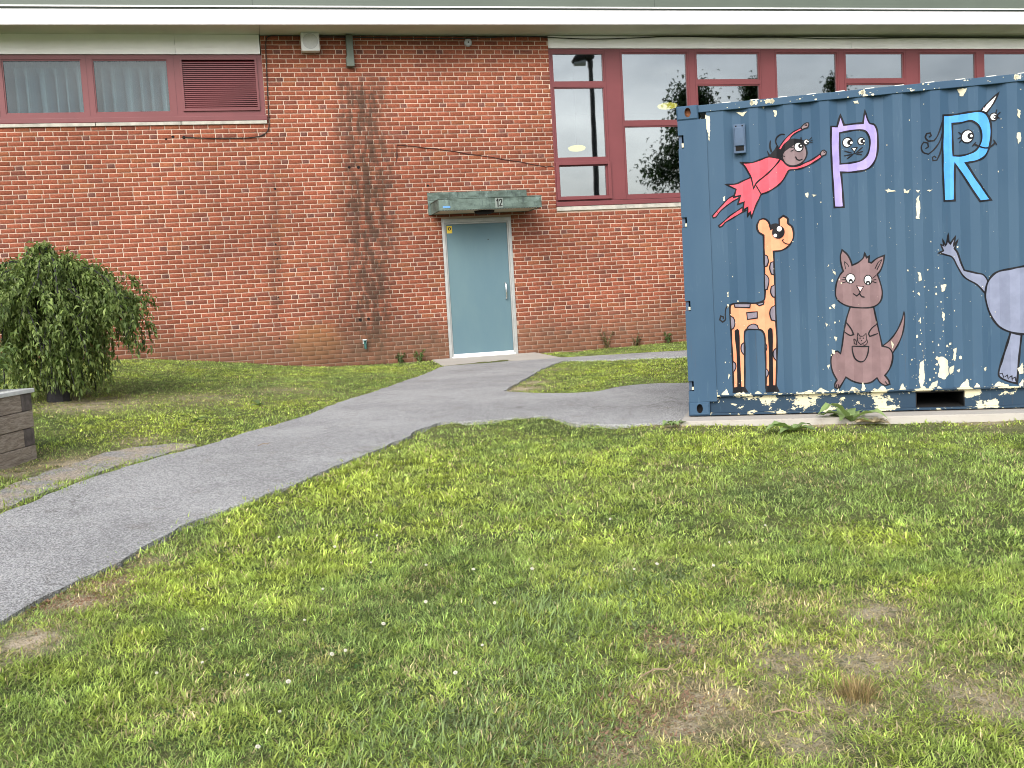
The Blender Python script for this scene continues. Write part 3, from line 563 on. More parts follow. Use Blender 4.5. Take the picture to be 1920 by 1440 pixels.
wire('cable', [(1.25, -.05, 5.575), (1.9, -.045, 5.570), (2.8, -.04, 5.56), (3.6, -.04, 5.565), (4.4, -.05, 5.60), (4.9, -.06, 5.575), (5.6, -.06, 5.555), (6.4, -.06, 5.58), (7.0, -.06, 5.602), (8.1, -.06, 5.59), (8.9, -.06, 5.595), (10, -.06, 5.575), (11.6, -.06, 5.602), (13.5, -.06, 5.60), (16, -.06, 5.60)], .008, 'long black cable strung under the eaves from the white loudspeaker')
m_ = [(2.300, 3.70), (2.312, 3.76), (2.318, 3.80), (2.322, 3.86), (2.330, 3.955)]
crk = [(2.330, -.004, 3.958), (2.42, -.005, 3.956), (2.48, -.004, 3.945), (2.56, -.005, 3.938), (2.75, -.005, 3.905), (2.95, -.005, 3.888), (3.08, -.005, 3.862), (3.25, -.005, 3.838), (3.42, -.005, 3.80), (3.62, -.005, 3.772), (3.84, -.005, 3.735), (4.05, -.005, 3.692), (4.25, -.005, 3.662), (4.45, -.005, 3.615), (4.62, -.005, 3.582), (4.70, -.005, 3.565), (4.76, -.005, 3.572), (4.83, -.005, 3.566)]
tb = MB().tube([Vector(p) for p in crk], .0065, 6); tb.tube([Vector((x, -.005, z)) for x, z in m_], [.003, .008, .013, .006, .006], 6)
tag(tb.build('wire', plain('rusty_wire', (.05, .018, .014), .8)), 'bent dark rusty wire sloping across the brick above the door canopy', 'wire')

# doorstep slab
def slab(poly, z0, z1, name, mat, sl=None):
    bm = bmesh.new(); b = [bm.verts.new((x, y, z0)) for x, y in poly]; f = bm.faces.new(b); r = bmesh.ops.extrude_face_region(bm, geom=[f])
    for v in r['geom']:
        if isinstance(v, bmesh.types.BMVert): v.co.z = z1 + (sl(v.co.x, v.co.y) if sl else 0)
    bmesh.ops.recalc_face_normals(bm, faces=bm.faces[:]); bmesh.ops.bevel(bm, geom=[e for e in bm.edges], offset=.012, segments=2, affect='EDGES')
    me = bpy.data.meshes.new(name); bm.to_mesh(me); bm.free(); me.materials.append(mat); o = bpy.data.objects.new(name, me); COL.objects.link(o); return o
tag(slab(DOORSTEP[::-1], .35, .612, 'doorstep', M['concrete'], lambda x, y: .04 * y if y < -.5 else 0), 'low pale concrete doorstep slab in front of the blue door', 'doorstep')
tag(slab(PAD[::-1], .2, .430, 'concrete_pad', M['concrete']), 'pale concrete pad carrying the blue shipping container', 'concrete pad')

# ------------------------------------------------------------------ shipping container
MURAL = {'painted_flying_girl':[('F','red',[(447,1834),(396,1809),(351,1768),(306,1724),(256,1673),(263,1656),(285,1663),(320,1705),(372,1745),(424,1781),(483,1809)],9,1),('F','red',[(508,1731),(464,1705),(405,1669),(353,1625),(304,1588),(311,1575),(333,1583),(359,1610),(411,1639),(470,1672),(529,1700)],9,1),('S','black',[(292,1710),(301,1697)],6),('S','black',[(345,1622),(354,1613)],6),('F','red',[(823,2092),(867,2042),(902,2024),(958,2029),(1000,2045),(1063,2068),(1113,2095),(1132,2106),(1143,2080),(1098,2054),(1041,2027),(985,2007),(936,1998),(887,1997),(872,1980),(850,1943),(813,1899),(755,1860),(698,1832),(658,1819),(639,1783),(609,1727),(573,1635),(564,1683),(541,1650),(546,1724),(504,1702),(517,1770),(466,1756),(490,1827),(436,1816),(456,1880),(375,1923),(458,1924),(516,1945),(578,1965),(618,2001),(728,2100)],11,1),('F','red',[(823,2099),(729,2122),(664,2102),(593,2083),(543,2087),(500,2096),(528,2067),(561,2006),(581,1961),(598,1869),(622,1914),(681,1960),(739,2009),(790,2059)],11,1),('S','black',[(618,1896),(635,1863),(658,1819)],9),('S','black',[(795,2209),(786,2246),(801,2276),(833,2291),(861,2285)],10),('S','black',[(751,2156),(740,2207),(746,2253)],11),('S','black',[(769,2154),(788,2188),(802,2208)],10),('F','skin',[(835,2120),(842,2080),(864,2049),(902,2031),(951,2032),(997,2059),(1024,2099),(1029,2138),(1015,2189),(985,2217),(936,2212),(893,2193),(857,2161)],10,1),('F','black',[(823,2099),(842,2140),(878,2166),(914,2188),(942,2203),(991,2216),(1006,2231),(951,2243),(902,2244),(866,2223),(826,2178),(802,2201),(766,2165),(738,2135),(717,2173),(728,2127),(764,2117)],3,1),('F','red',[(808,2179),(831,2213),(860,2246),(896,2278),(932,2303),(988,2330),(998,2315),(952,2294),(913,2266),(891,2236),(851,2204),(826,2167)],8,1),('F','skin',[(990,2334),(1006,2352),(1031,2367),(1050,2366),(1051,2348),(1042,2329),(1016,2324),(998,2317)],7,1),('S','black',[(1017,2351),(1041,2343)],5),('S','black',[(1025,2359),(1037,2349)],5),('F','skin',[(1134,2108),(1145,2128),(1162,2134),(1179,2118),(1175,2097),(1154,2090),(1140,2087)],7,1),('S','black',[(1156,2123),(1168,2112)],5),('S','black',[(842,2135),(836,2118),(857,2109)],7),('S','black',[(939,2103),(949,2081),(970,2072),(994,2081)],8),('E','white',(966,2179),35,37,9),('E','black',(981,2187),19,19,0),('E','white',(985,2189),6,6,0),('E','white',(1028,2215),20,21,8),('E','black',(1039,2213),13,14,0),('E','white',(1041,2217),5,5,0),('S','black',[(1051,2229),(1072,2248)],5),('S','black',[(1054,2218),(1078,2226)],5),('S','black',[(1054,2209),(1078,2208)],5),('S','black',[(927,2176),(896,2182)],6),('S','black',[(927,2158),(902,2146)],5),('S','black',[(988,2227),(987,2257)],8)],'painted_letter':[('H','lavender',[(1223,2317),(1270,2316),(1298,2408),(1324,2324),(1466,2320),(1483,2418),(1516,2319),(1554,2305),(1574,2260),(1579,2189),(1574,2094),(1555,2025),(1520,1975),(1473,1949),(1396,1942),(1290,1949),(1296,1862),(1304,1670),(1230,1671),(1226,1805),(1219,2028),(1218,2205)],[(1288,2264),(1346,2270),(1431,2269),(1481,2255),(1509,2213),(1516,2160),(1506,2100),(1484,2058),(1441,2026),(1381,2018),(1286,2017),(1286,2137)],15),('E','white',(1345,2183),36,38,10),('E','black',(1365,2181),21,22,0),('E','white',(1375,2176),10,10,0),('E','white',(1449,2179),26,28,9),('E','black',(1459,2178),17,18,0),('E','white',(1469,2178),6,7,0),('F','white',[(1374,2133),(1416,2132),(1395,2103)],7,1),('S','black',[(1395,2103),(1396,2087)],6),('S','black',[(1374,2079),(1396,2090),(1423,2074)],7),('S','black',[(1379,2093),(1320,2118)],7),('S','black',[(1381,2084),(1315,2079)],7),('S','black',[(1383,2080),(1338,2053)],7),('S','black',[(1409,2092),(1459,2132)],7),('S','black',[(1413,2088),(1460,2098)],7),('S','black',[(1410,2082),(1452,2072)],7)],'painted_letter#2':[('S','black',[(2066,2300),(2045,2233),(2019,2167),(1994,2134),(1953,2134),(1933,2166),(1942,2195),(1966,2197),(1974,2175),(1957,2164)],9),('S','black',[(2056,2189),(2034,2122),(1992,2065),(1951,2034),(1914,2055),(1903,2099),(1920,2132),(1948,2121),(1952,2091),(1931,2079)],9),('S','black',[(2060,2189),(2050,2103),(2037,2035),(2011,1981),(1982,1980),(1979,2006),(1995,2013),(2007,1999)],9),('F','white',[(2333,2325),(2394,2391),(2475,2464),(2438,2387),(2385,2316)],10,1),('S','pink',[(2362,2356),(2377,2329)],7),('S','pink',[(2385,2378),(2402,2348)],7),('S','pink',[(2406,2397),(2422,2374)],6),('S','pink',[(2427,2416),(2438,2400)],5),('H','sky_blue',[(2067,2325),(2152,2326),(2249,2329),(2345,2328),(2385,2307),(2408,2258),(2417,2198),(2414,2122),(2397,2038),(2364,1981),(2307,1952),(2226,1941),(2289,1824),(2352,1725),(2407,1643),(2322,1636),(2255,1749),(2200,1857),(2148,1948),(2145,1819),(2142,1659),(2062,1659),(2057,1826),(2056,1999),(2060,2171)],[(2135,2257),(2199,2257),(2264,2262),(2308,2234),(2335,2189),(2342,2120),(2325,2070),(2292,2030),(2244,2009),(2195,2003),(2138,2009),(2135,2130)],15),('E','white',(2239,2145),42,49,10),('E','black',(2262,2146),24,26,0),('E','white',(2266,2146),10,10,0),('E','white',(2436,2281),28,29,9),('E','black',(2447,2279),16,17,0),('E','white',(2441,2281),7,7,0),('S','black',[(2198,2167),(2178,2188)],7),('S','black',[(2193,2146),(2171,2135)],7),('S','black',[(2199,2124),(2181,2105)],7),('S','black',[(2450,2301),(2459,2336)],8),('S','black',[(2463,2294),(2482,2312)],8),('S','black',[(2464,2276),(2476,2263)],8),('S','black',[(2285,2080),(2333,2056),(2389,2047),(2429,2068),(2445,2089)],10),('S','black',[(2271,2065),(2299,2095)],8),('S','black',[(2431,2106),(2455,2065)],8)],'painted_giraffe':[('S','black',[(380,931),(342,907),(330,846),(329,804),(306,786),(283,806),(292,837),(312,831),(313,811)],9),('F','orange',[(665,1484),(626,1514),(614,1564),(635,1612),(673,1620),(709,1590),(723,1532),(793,1559),(793,1612),(827,1633),(861,1607),(862,1569),(893,1539),(904,1484),(895,1431),(856,1379),(802,1352),(740,1348),(741,1266),(741,1046),(740,771),(743,604),(732,382),(721,215),(640,218),(646,385),(646,553),(645,653),(625,698),(587,711),(511,715),(483,694),(478,560),(472,392),(466,223),(375,226),(376,452),(373,676),(371,911),(388,931),(476,937),(573,929),(638,942),(658,974),(662,1161),(664,1380)],12,1),('F','black',[(402,703),(424,722),(438,701),(436,506),(439,219),(406,220),(411,507)],2,1),('F','black',[(673,696),(690,720),(709,703),(704,495),(700,216),(665,217),(675,496)],2,1),('F','black',[(371,231),(466,228),(494,182),(367,187)],3,1),('F','black',[(639,237),(727,234),(748,180),(637,182)],3,1),('F','grey_paint',[(665,1326),(689,1313),(696,1269),(683,1231),(662,1227)],8,1),('F','grey_paint',[(737,1266),(714,1257),(704,1213),(716,1163),(738,1156)],8,1),('F','grey_paint',[(659,1167),(683,1149),(695,1110),(679,1039),(658,1035)],8,1),('F','grey_paint',[(742,1074),(712,1059),(705,1015),(720,976),(741,969)],8,1),('F','grey_paint',[(739,903),(706,883),(692,839),(703,783),(740,771)],8,1),('F','grey_paint',[(405,934),(538,927),(532,894),(411,904)],8,1),('F','grey_paint',[(586,925),(649,936),(643,917),(610,907)],8,1),('F','grey_paint',[(505,854),(592,858),(590,806),(509,796)],8,1),('F','grey_paint',[(500,715),(518,742),(556,757),(588,745),(598,711)],8,1),('F','grey_paint',[(370,833),(397,815),(406,770),(394,731),(373,719)],8,1),('F','grey_paint',[(475,605),(452,583),(450,533),(473,498)],8,1),('F','grey_paint',[(376,452),(397,434),(399,395),(376,356)],8,1),('F','grey_paint',[(648,597),(660,563),(647,519)],8,1),('F','grey_paint',[(738,549),(712,522),(711,472),(734,438)],8,1),('F','grey_paint',[(644,380),(662,362),(663,329),(641,302)],8,1),('F','black',[(713,1563),(756,1576),(788,1571),(787,1536),(729,1538)],2,1),('E','black',(783,1504),51,54,0),('E','white',(792,1530),20,21,0),('E','white',(758,1478),14,14,0),('S','black',[(810,1438),(825,1416),(852,1401),(878,1401)],5),('S','black',[(808,1431),(824,1444)],5)],'painted_kangaroo':[('F','kangaroo_brown',[(1571,526),(1630,573),(1681,644),(1724,738),(1740,802),(1745,754),(1730,642),(1695,548),(1648,467),(1624,508)],9,1),('F','kangaroo_brown',[(1331,858),(1299,759),(1275,646),(1260,549),(1245,479),(1220,503),(1191,495),(1170,456),(1167,394),(1178,332),(1209,264),(1192,233),(1191,202),(1224,192),(1255,240),(1282,283),(1339,246),(1406,230),(1473,237),(1523,271),(1547,230),(1588,202),(1621,214),(1614,245),(1586,286),(1620,333),(1642,393),(1648,463),(1624,508),(1571,527),(1557,607),(1538,703),(1520,800),(1511,848)],10,1),('F','kangaroo_brown',[(1285,1152),(1270,1214),(1266,1275),(1281,1325),(1318,1289),(1341,1245),(1355,1196),(1399,1215),(1441,1251),(1452,1289),(1466,1250),(1486,1261),(1481,1214),(1502,1206),(1548,1240),(1605,1260),(1596,1203),(1574,1144),(1548,1111),(1567,1049),(1582,970),(1572,902),(1538,864),(1488,847),(1405,848),(1331,860),(1265,892),(1224,938),(1219,999),(1232,1068),(1259,1124)],10,1),('S','black',[(1304,1167),(1295,1230),(1320,1207),(1330,1184)],6),('S','black',[(1529,1155),(1559,1209),(1587,1229),(1562,1179),(1544,1145)],6),('E','white',(1339,1090),35,38,8),('E','black',(1341,1069),16,17,0),('E','white',(1341,1060),8,8,0),('E','white',(1472,1070),30,38,8),('E','black',(1471,1048),17,17,0),('E','white',(1472,1042),7,7,0),('F','pink',[(1385,1027),(1436,1019),(1409,974)],6,1),('S','black',[(1409,974),(1404,965),(1383,945),(1355,968)],7),('S','black',[(1404,965),(1420,940),(1443,933)],7),('S','black',[(1304,1097),(1279,1105)],6),('S','black',[(1304,1082),(1270,1084)],6),('S','black',[(1307,1066),(1272,1057)],6),('S','black',[(1507,1080),(1542,1108)],6),('S','black',[(1510,1067),(1538,1071)],6),('S','black',[(1506,1057),(1539,1043)],6),('S','black',[(1298,732),(1334,678),(1351,633),(1325,626),(1278,659)],8),('S','black',[(1532,708),(1492,679),(1466,637),(1474,613),(1541,633)],8),('S','black',[(1337,537),(1464,532),(1454,471),(1428,419),(1394,409),(1357,435),(1340,493),(1337,537)],8),('S','black',[(1378,615),(1383,645),(1399,618),(1424,619),(1446,640),(1447,611),(1448,585),(1423,560),(1402,550),(1382,575),(1378,615)],5),('S','black',[(1353,598),(1369,580),(1373,549),(1356,558),(1351,594)],5),('S','black',[(1450,594),(1454,563),(1435,542),(1422,547)],5),('E','black',(1399,602),5,5,0),('E','black',(1424,601),5,5,0),('E','black',(1410,582),5,4,0),('S','black',[(1209,235),(1199,202)],6),('S','black',[(1223,230),(1220,199)],6),('S','black',[(1585,239),(1603,215)],6)],'painted_elephant':[('F','elephant_grey',[(2372,1001),(2339,1059),(2287,1076),(2201,1104),(2180,1162),(2155,1247),(2134,1281),(2161,1350),(2126,1301),(2144,1380),(2104,1321),(2091,1336),(2088,1401),(2074,1327),(2064,1309),(2041,1358),(2051,1306),(2027,1319),(2046,1268),(2011,1252),(2063,1235),(2115,1213),(2149,1145),(2191,1063),(2225,1028),(2286,987),(2345,918)],11,1),('F','elephant_grey',[(2526,596),(2503,508),(2467,378),(2443,285),(2447,247),(2499,212),(2567,191),(2572,242),(2588,420),(2607,574)],13,1),('F','elephant_grey',[(2966,587),(2945,500),(2910,372),(2888,280),(2892,242),(2942,208),(3009,187),(3013,238),(3027,413),(3045,565)],13,1),('F','elephant_grey',[(2434,1072),(2546,1097),(2631,1109),(2800,1114),(2967,1090),(3091,1023),(3139,893),(3097,731),(2979,617),(2794,570),(2624,578),(2521,601),(2445,651),(2386,748),(2353,862),(2352,927),(2372,1001)],13,1),('S','black',[(2448,268),(2467,273),(2477,236)],6),('S','black',[(2482,244),(2501,259),(2507,224)],6),('S','black',[(2512,240),(2531,253),(2533,214)],6),('S','black',[(2536,232),(2555,241),(2559,207)],6)]}
CHIPS = [[(1622,1780),(1655,1786),(1702,1765),(1638,1762)],[(1759,1782),(1782,1759),(1815,1773),(1790,1741),(1762,1748)],[(1854,1762),(1890,1759),(1870,1739)],[(1934,1751),(1973,1756),(1957,1737)],[(1857,1694),(1877,1718),(1883,1617),(1877,1529),(1853,1539)],[(229,2502),(263,2490),(268,2394),(255,2282),(249,2352),(229,2406)],[(480,2508),(569,2495),(534,2468),(513,2475)],[(777,2496),(806,2489),(796,2439),(784,2448)],[(2172,2519),(2241,2516),(2213,2454),(2194,2468)],[(1398,2498),(1430,2503),(1438,2478),(1409,2476)],[(694,2534),(710,2524),(697,2508)],[(2415,2539),(2468,2546),(2452,2523)],[(2597,2318),(2624,2307),(2619,2247),(2600,2261)],[(2591,2136),(2622,2141),(2625,2084),(2605,2053),(2591,2104)],[(1002,1799),(1027,1806),(1030,1767),(1010,1773)],[(1056,1790),(1098,1783),(1072,1772)],[(346,1820),(368,1827),(366,1788),(353,1784)],[(1856,1111),(1880,1101),(1883,1042),(1867,1034)],[(1845,941),(1865,949),(1868,919)],[(2025,787),(2045,769),(2040,710),(2028,719)],[(2017,996),(2061,1002),(2052,951),(2028,944)],[(1857,383),(1885,399),(1890,244),(1860,158),(1845,232)],[(1982,413),(2026,428),(2065,392),(2067,280),(2030,239),(1983,266),(2000,334)],[(2072,332),(2112,347),(2103,288),(2079,280)],[(2111,480),(2131,492),(2125,381),(2109,395)],[(2131,308),(2159,320),(2151,286)],[(2325,322),(2349,330),(2340,292)],[(1178,519),(1203,514),(1197,479),(1181,484)],[(1132,385),(1153,393),(1147,349)],[(1129,741),(1154,731),(1141,709)],[(1184,882),(1213,889),(1208,846)],[(1865,748),(1872,705),(1859,697)],[(1200,1172),(1221,1149),(1224,1123),(1204,1142)],[(1193,628),(1218,618),(1209,584)],[(269,173),(316,226),(335,166)],[(410,160),(455,190),(480,162)],[(913,162),(939,179),(964,160)],[(1015,159),(1084,201),(1138,177),(1159,159)],[(1184,158),(1223,196),(1217,152)],[(1397,169),(1412,243),(1431,189),(1418,168)],[(1501,156),(1518,178),(1534,160)],[(1685,159),(1715,224),(1747,162)],[(1542,168),(1633,174),(1624,157)],[(1828,159),(1881,192),(1901,165)],[(1934,208),(1982,240),(1977,189),(1941,173)],[(2141,158),(2209,241),(2224,159)],[(2252,167),(2276,209),(2299,170)],[(2393,158),(2433,208),(2503,180),(2525,154)],[(2574,313),(2613,354),(2616,269),(2585,262)],[(2580,177),(2616,235),(2615,159)],[(1642,565),(1658,542),(1648,500)],[(193,153),(240,219),(238,165)],[(338,352),(351,333),(336,298)],[(351,1033),(368,1041),(362,997)],[(347,935),(364,925),(354,899)]]

cont = empty('shipping_container', tuple(CB), CANG, 'blue corrugated shipping container painted with cartoon animals and big letters', 'shipping container')
CL, CWD, CHT = 6.058, 2.438, 2.591
CP = .278; U0 = .302
BRK = [0, .072, .140, .210, .278]
def corr(u):
    if u <= U0 or u >= CL - .302: return .012
    t = (u - U0) % CP
    if t < .072: return .012
    if t < .140: return .012 + (t - .072) / .068 * .036
    if t < .210: return .048
    return .048 - (t - .210) / .068 * .036
brks = []; k = 0
while U0 + k * CP < CL - .302:
    brks += [U0 + k * CP + b for b in BRK[:-1]]; k += 1
brks = [b for b in brks if b < CL - .302] + [CL - .302]
def castings(u0, v0, z0, w_=.178, d_=.162, h_=.118):
    bm = bmesh.new(); bmesh.ops.create_cube(bm, size=1)
    for v in bm.verts: v.co = Vector((u0 + w_ * (v.co.x + .5), v0 + d_ * (v.co.y + .5), z0 + h_ * (v.co.z + .5)))
    bmesh.ops.bevel(bm, geom=bm.edges[:], offset=.012, segments=3, affect='EDGES')
    return bm
def cast_part(u0, near, z0, mat):
    """corner casting with an oval lifting hole through its long-side face"""
    v0 = -.006 if near else CWD - .156; m_ = MB(); w_, d_, h_ = .178, .162, .118; n_ = 24
    cx_, cz_, rx, rz = u0 + w_ * .52, z0 + h_ * .52, .026, .039; yf = v0 if near else v0 + d_; yi = v0 + .05 if near else v0 + d_ - .05
    sq = []; el = []; R = .012
    for i in range(n_):
        q = 2 * math.pi * i / n_ + math.pi / 4; c, s_ = math.cos(q), math.sin(q); k = max(abs(c), abs(s_)); sq.append((u0 + w_ / 2 + c / k * (w_ / 2 - R), z0 + h_ / 2 + s_ / k * (h_ / 2 - R))); el.append((cx_ + rx * c, cz_ + rz * s_))
    for i in range(n_):
        j = (i + 1) % n_
        m_.face([(sq[i][0], yf, sq[i][1]), (sq[j][0], yf, sq[j][1]), (el[j][0], yf, el[j][1]), (el[i][0], yf, el[i][1])], 0)
        m_.face([(el[i][0], yf, el[i][1]), (el[j][0], yf, el[j][1]), (el[j][0], yi, el[j][1]), (el[i][0], yi, el[i][1])], 1)
    m_.face([(p[0], yi, p[1]) for p in el], 1)
    a0, a1, b0, b1 = u0, u0 + w_, z0, z0 + h_; fr = [(a0 + R, b0 + R), (a1 - R, b0 + R), (a1 - R, b1 - R), (a0 + R, b1 - R)]; bk = [(a0, b0), (a1, b0), (a1, b1), (a0, b1)]; yr = yf + (R if near else -R); ye = v0 + d_ if near else v0
    for i in range(4):
        j = (i + 1) % 4; m_.face([(fr[i][0], yf, fr[i][1]), (fr[j][0], yf, fr[j][1]), (bk[j][0], yr, bk[j][1]), (bk[i][0], yr, bk[i][1])]); m_.face([(bk[i][0], yr, bk[i][1]), (bk[j][0], yr, bk[j][1]), (bk[j][0], ye, bk[j][1]), (bk[i][0], ye, bk[i][1])])
    m_.face([(p[0], ye, p[1]) for p in bk]); return m_.build('corner_casting', [mat, M['rust'] if z0 > 1 else M['hole']], cont)
for u0 in (-.004, CL - .174):
    for near in (True, False):
        cast_part(u0, near, 0, M['blue_few']); cast_part(u0, near, CHT - .118, M['blue'])
# corner posts with hinge recesses on the near left one
def post(u0, u1, v0, v1, notches=()):
    m_ = MB(); z = .119; ns = sorted(notches)
    for zc, h_ in ns + [(CHT - .119 + .0, 0)]:
        e = zc - h_ / 2 if h_ else CHT - .119
        m_.box((u0, v0, z), (u1, v1, e), 0)
        if h_: m_.box((u0 + .045, v0, e), (u1, v1, e + h_), 0); z = e + h_
    return m_
nz_ = [(.255, .085), (.935, .085), (1.635, .085), (2.30, .11)]
pm = post(0.001, .236, 0, .150, nz_)
for zc, h_ in nz_: pm.box((.004, .03, zc - h_ / 2 + .004), (.030, .12, zc + h_ / 2 - .004), 2); pm.box((.028, .012, zc - h_ * .4), (.044, .03, zc - h_ * .1), 1)
pm.build('corner_post', [M['blue_few'], M['p_chip'], M['vent']], cont)
MB().box((CL - .236, 0, .119), (CL, .15, CHT - .119)).build('corner_post', M['blue'], cont)
MB().box((0, CWD - .15, .119), (.16, CWD, CHT - .119)).build('corner_post', M['blue'], cont); MB().box((CL - .16, CWD - .15, .119), (CL, CWD, CHT - .119)).build('corner_post', M['blue'], cont)
MB().box((.176, .0, CHT - .064), (CL - .176, .06, CHT - .006), 0, .004).build('top_rail', M['blue_few'], cont)
MB().box((.176, CWD - .06, CHT - .064), (CL - .176, CWD, CHT - .006), 0, .004).build('top_rail', M['blue_few'], cont)
# bottom rail: lip, recessed web with two forklift pockets, lower flange
br = MB(); pk = [(1.825, 2.178), (3.88, 4.233)]
br.box((.237, -.004, .158), (CL - .237, .06, .170), 0, .003); br.box((.176, .0, .0), (CL - .176, .06, .018), 0, .003)
for a_, b_ in ((.176, pk[0][0]), (pk[0][1], pk[1][0]), (pk[1][1], CL - .176)): br.box((a_, .040, .018), (b_, .058, .158), 0)
for a_, b_ in pk: br.box((a_, .040, .138), (b_, .058, .158), 0)
rail = br.build('bottom_rail', M['blue_chip_shaded'], cont)
m_ = MB()
for a_, b_ in pk:
    m_.box((a_ - .008, .039, .0185), (a_, CWD - .05, .145)); m_.box((b_, .039, .0185), (b_ + .008, CWD - .05, .145)); m_.box((a_, .025, .138), (b_, CWD - .05, .146)); m_.box((a_, .025, .0182), (b_, CWD - .05, .022)); m_.box((a_, 1.0, .019), (b_, 1.02, .138))
m_.build('forklift_pocket', M['hole'], cont)
MB().box((.176, CWD - .06, 0), (CL - .176, CWD, .16)).build('bottom_rail', M['blue_chip_shaded'], cont)
MB().box((.06, .07, .15), (CL - .06, CWD - .07, .17)).build('floor', M['rust'], cont)
# corrugated long sides, ends, roof
def corr_sheet(u0, u1, z0, z1, flip, nz__=1):
    us = [u0] + [b for b in brks if u0 < b < u1] + [u1]; m_ = MB()
    for a_, b_ in zip(us[:-1], us[1:]):
        ya, yb_ = corr(a_ + 1e-6), corr(b_ - 1e-6)
        if flip: ya, yb_ = CWD - ya, CWD - yb_
        m_.face([(a_, ya, z0), (b_, yb_, z0), (b_, yb_, z1), (a_, ya, z1)])
    return m_
side = corr_sheet(.2365, CL - .2365, .165, CHT - .06, False).build('side_panel', M['blue'], cont)
corr_sheet(.16, CL - .16, .16, CHT - .06, True).build('side_panel', M['blue'], cont)
for u0, u1, sg in ((.02, .05, 1), (CL - .02, CL - .05, -1)):
    m_ = MB(); v = .15
    while v < CWD - .16:
        v1 = min(v + .14, CWD - .151); c_ = [(u0, v), (u0, v + .09), (u1, v + .105), (u1, v1 - .015), (u0, v1)]
        for (ua, va), (ub, vb) in zip(c_[:-1], c_[1:]): m_.face([(ua, va, .119), (ub, vb, .119), (ub, vb, CHT - .119), (ua, va, CHT - .119)])
        v = v1 + (1 if v1 >= CWD - .152 else 0)
    m_.build('end_panel', M['blue'], cont)
m_ = MB(); u = .30
prof = [(0, 0), (.05, .0), (.075, .016), (.135, .016), (.16, 0), (.224, 0)]
while u < CL - .3:
    for (a_, za), (b_, zb) in zip(prof[:-1], prof[1:]):
        m_.face([(u + a_, .035, CHT - .012 + za), (u + b_, .035, CHT - .012 + zb), (u + b_, CWD - .035, CHT - .012 + zb), (u + a_, CWD - .035, CHT - .012 + za)])
    m_.face([(u + .05, .02, CHT - .012), (u + .16, .02, CHT - .012), (u + .135, .035, CHT + .004), (u + .075, .035, CHT + .004)]); u += .224
m_.box((.17, .03, CHT - .03), (.30, CWD - .03, CHT - .0125)); m_.build('roof_panel', M['roof_white'], cont)
# vent box
m_ = MB(); m_.box((.452, -.012, 2.165), (.548, .03, 2.40), 0, .004); m_.box((.462, -.026, 2.225), (.538, -.0125, 2.375), 0, .004); m_.box((.467, -.0145, 2.185), (.533, -.0125, 2.222), 1); m_.box((.468, -.0145, 2.380), (.480, -.0125, 2.390), 1); m_.box((.520, -.0145, 2.380), (.532, -.0125, 2.390), 1); m_.build('vent', [M['vent'], M['hole']], cont)

def smooth(pts, closed=True, n=4):
    P = [Vector(p) for p in pts]; N_ = len(P); out_ = []
    def sharp(i):
        if not closed and (i == 0 or i == N_ - 1): return True
        a_, b_ = P[i] - P[i - 1], P[(i + 1) % N_] - P[i]
        return a_.length < 1e-6 or b_.length < 1e-6 or a_.angle(b_) > math.radians(52)
    sh = [sharp(i) for i in range(N_)]
    for i in range(N_ if closed else N_ - 1):
        p1, p2 = P[i], P[(i + 1) % N_]; L = (p2 - p1).length
        t1 = (p2 - p1) if sh[i] else (p2 - P[i - 1]).normalized() * L; t2 = (p2 - p1) if sh[(i + 1) % N_] else (P[(i + 2) % N_] - p1).normalized() * L
        for s_ in range(n):
            u = s_ / n; out_.append((2 * u ** 3 - 3 * u * u + 1) * p1 + (u ** 3 - 2 * u * u + u) * t1 + (3 * u * u - 2 * u ** 3) * p2 + (u ** 3 - u * u) * t2)
    if not closed: out_.append(P[-1])
    return out_
def ribbon(P, w_, closed):
    n_ = len(P); L = []; R = []
    for i in range(n_):
        a_ = P[i] - P[i - 1] if (closed or i) else P[1] - P[0]; b_ = P[(i + 1) % n_] - P[i] if (closed or i < n_ - 1) else P[-1] - P[-2]
        a_ = a_.normalized() if a_.length > 1e-7 else b_.normalized(); b_ = b_.normalized() if b_.length > 1e-7 else a_; t = a_ + b_
        t = t.normalized() if t.length > .1 else a_; nn = Vector((-t.y, t.x)); k = min(1.7, 1 / max(.3, abs(nn.dot(Vector((-a_.y, a_.x)))))) * w_ / 2
        k *= 1 + .16 * math.sin(P[i].x * 47 + P[i].y * 31)
        if not closed and i in (0, n_ - 1): k *= .7
        L.append(P[i] + nn * k); R.append(P[i] - nn * k)
    return [[L[i], L[(i + 1) % n_], R[(i + 1) % n_], R[i]] for i in range(n_ if closed else n_ - 1)]
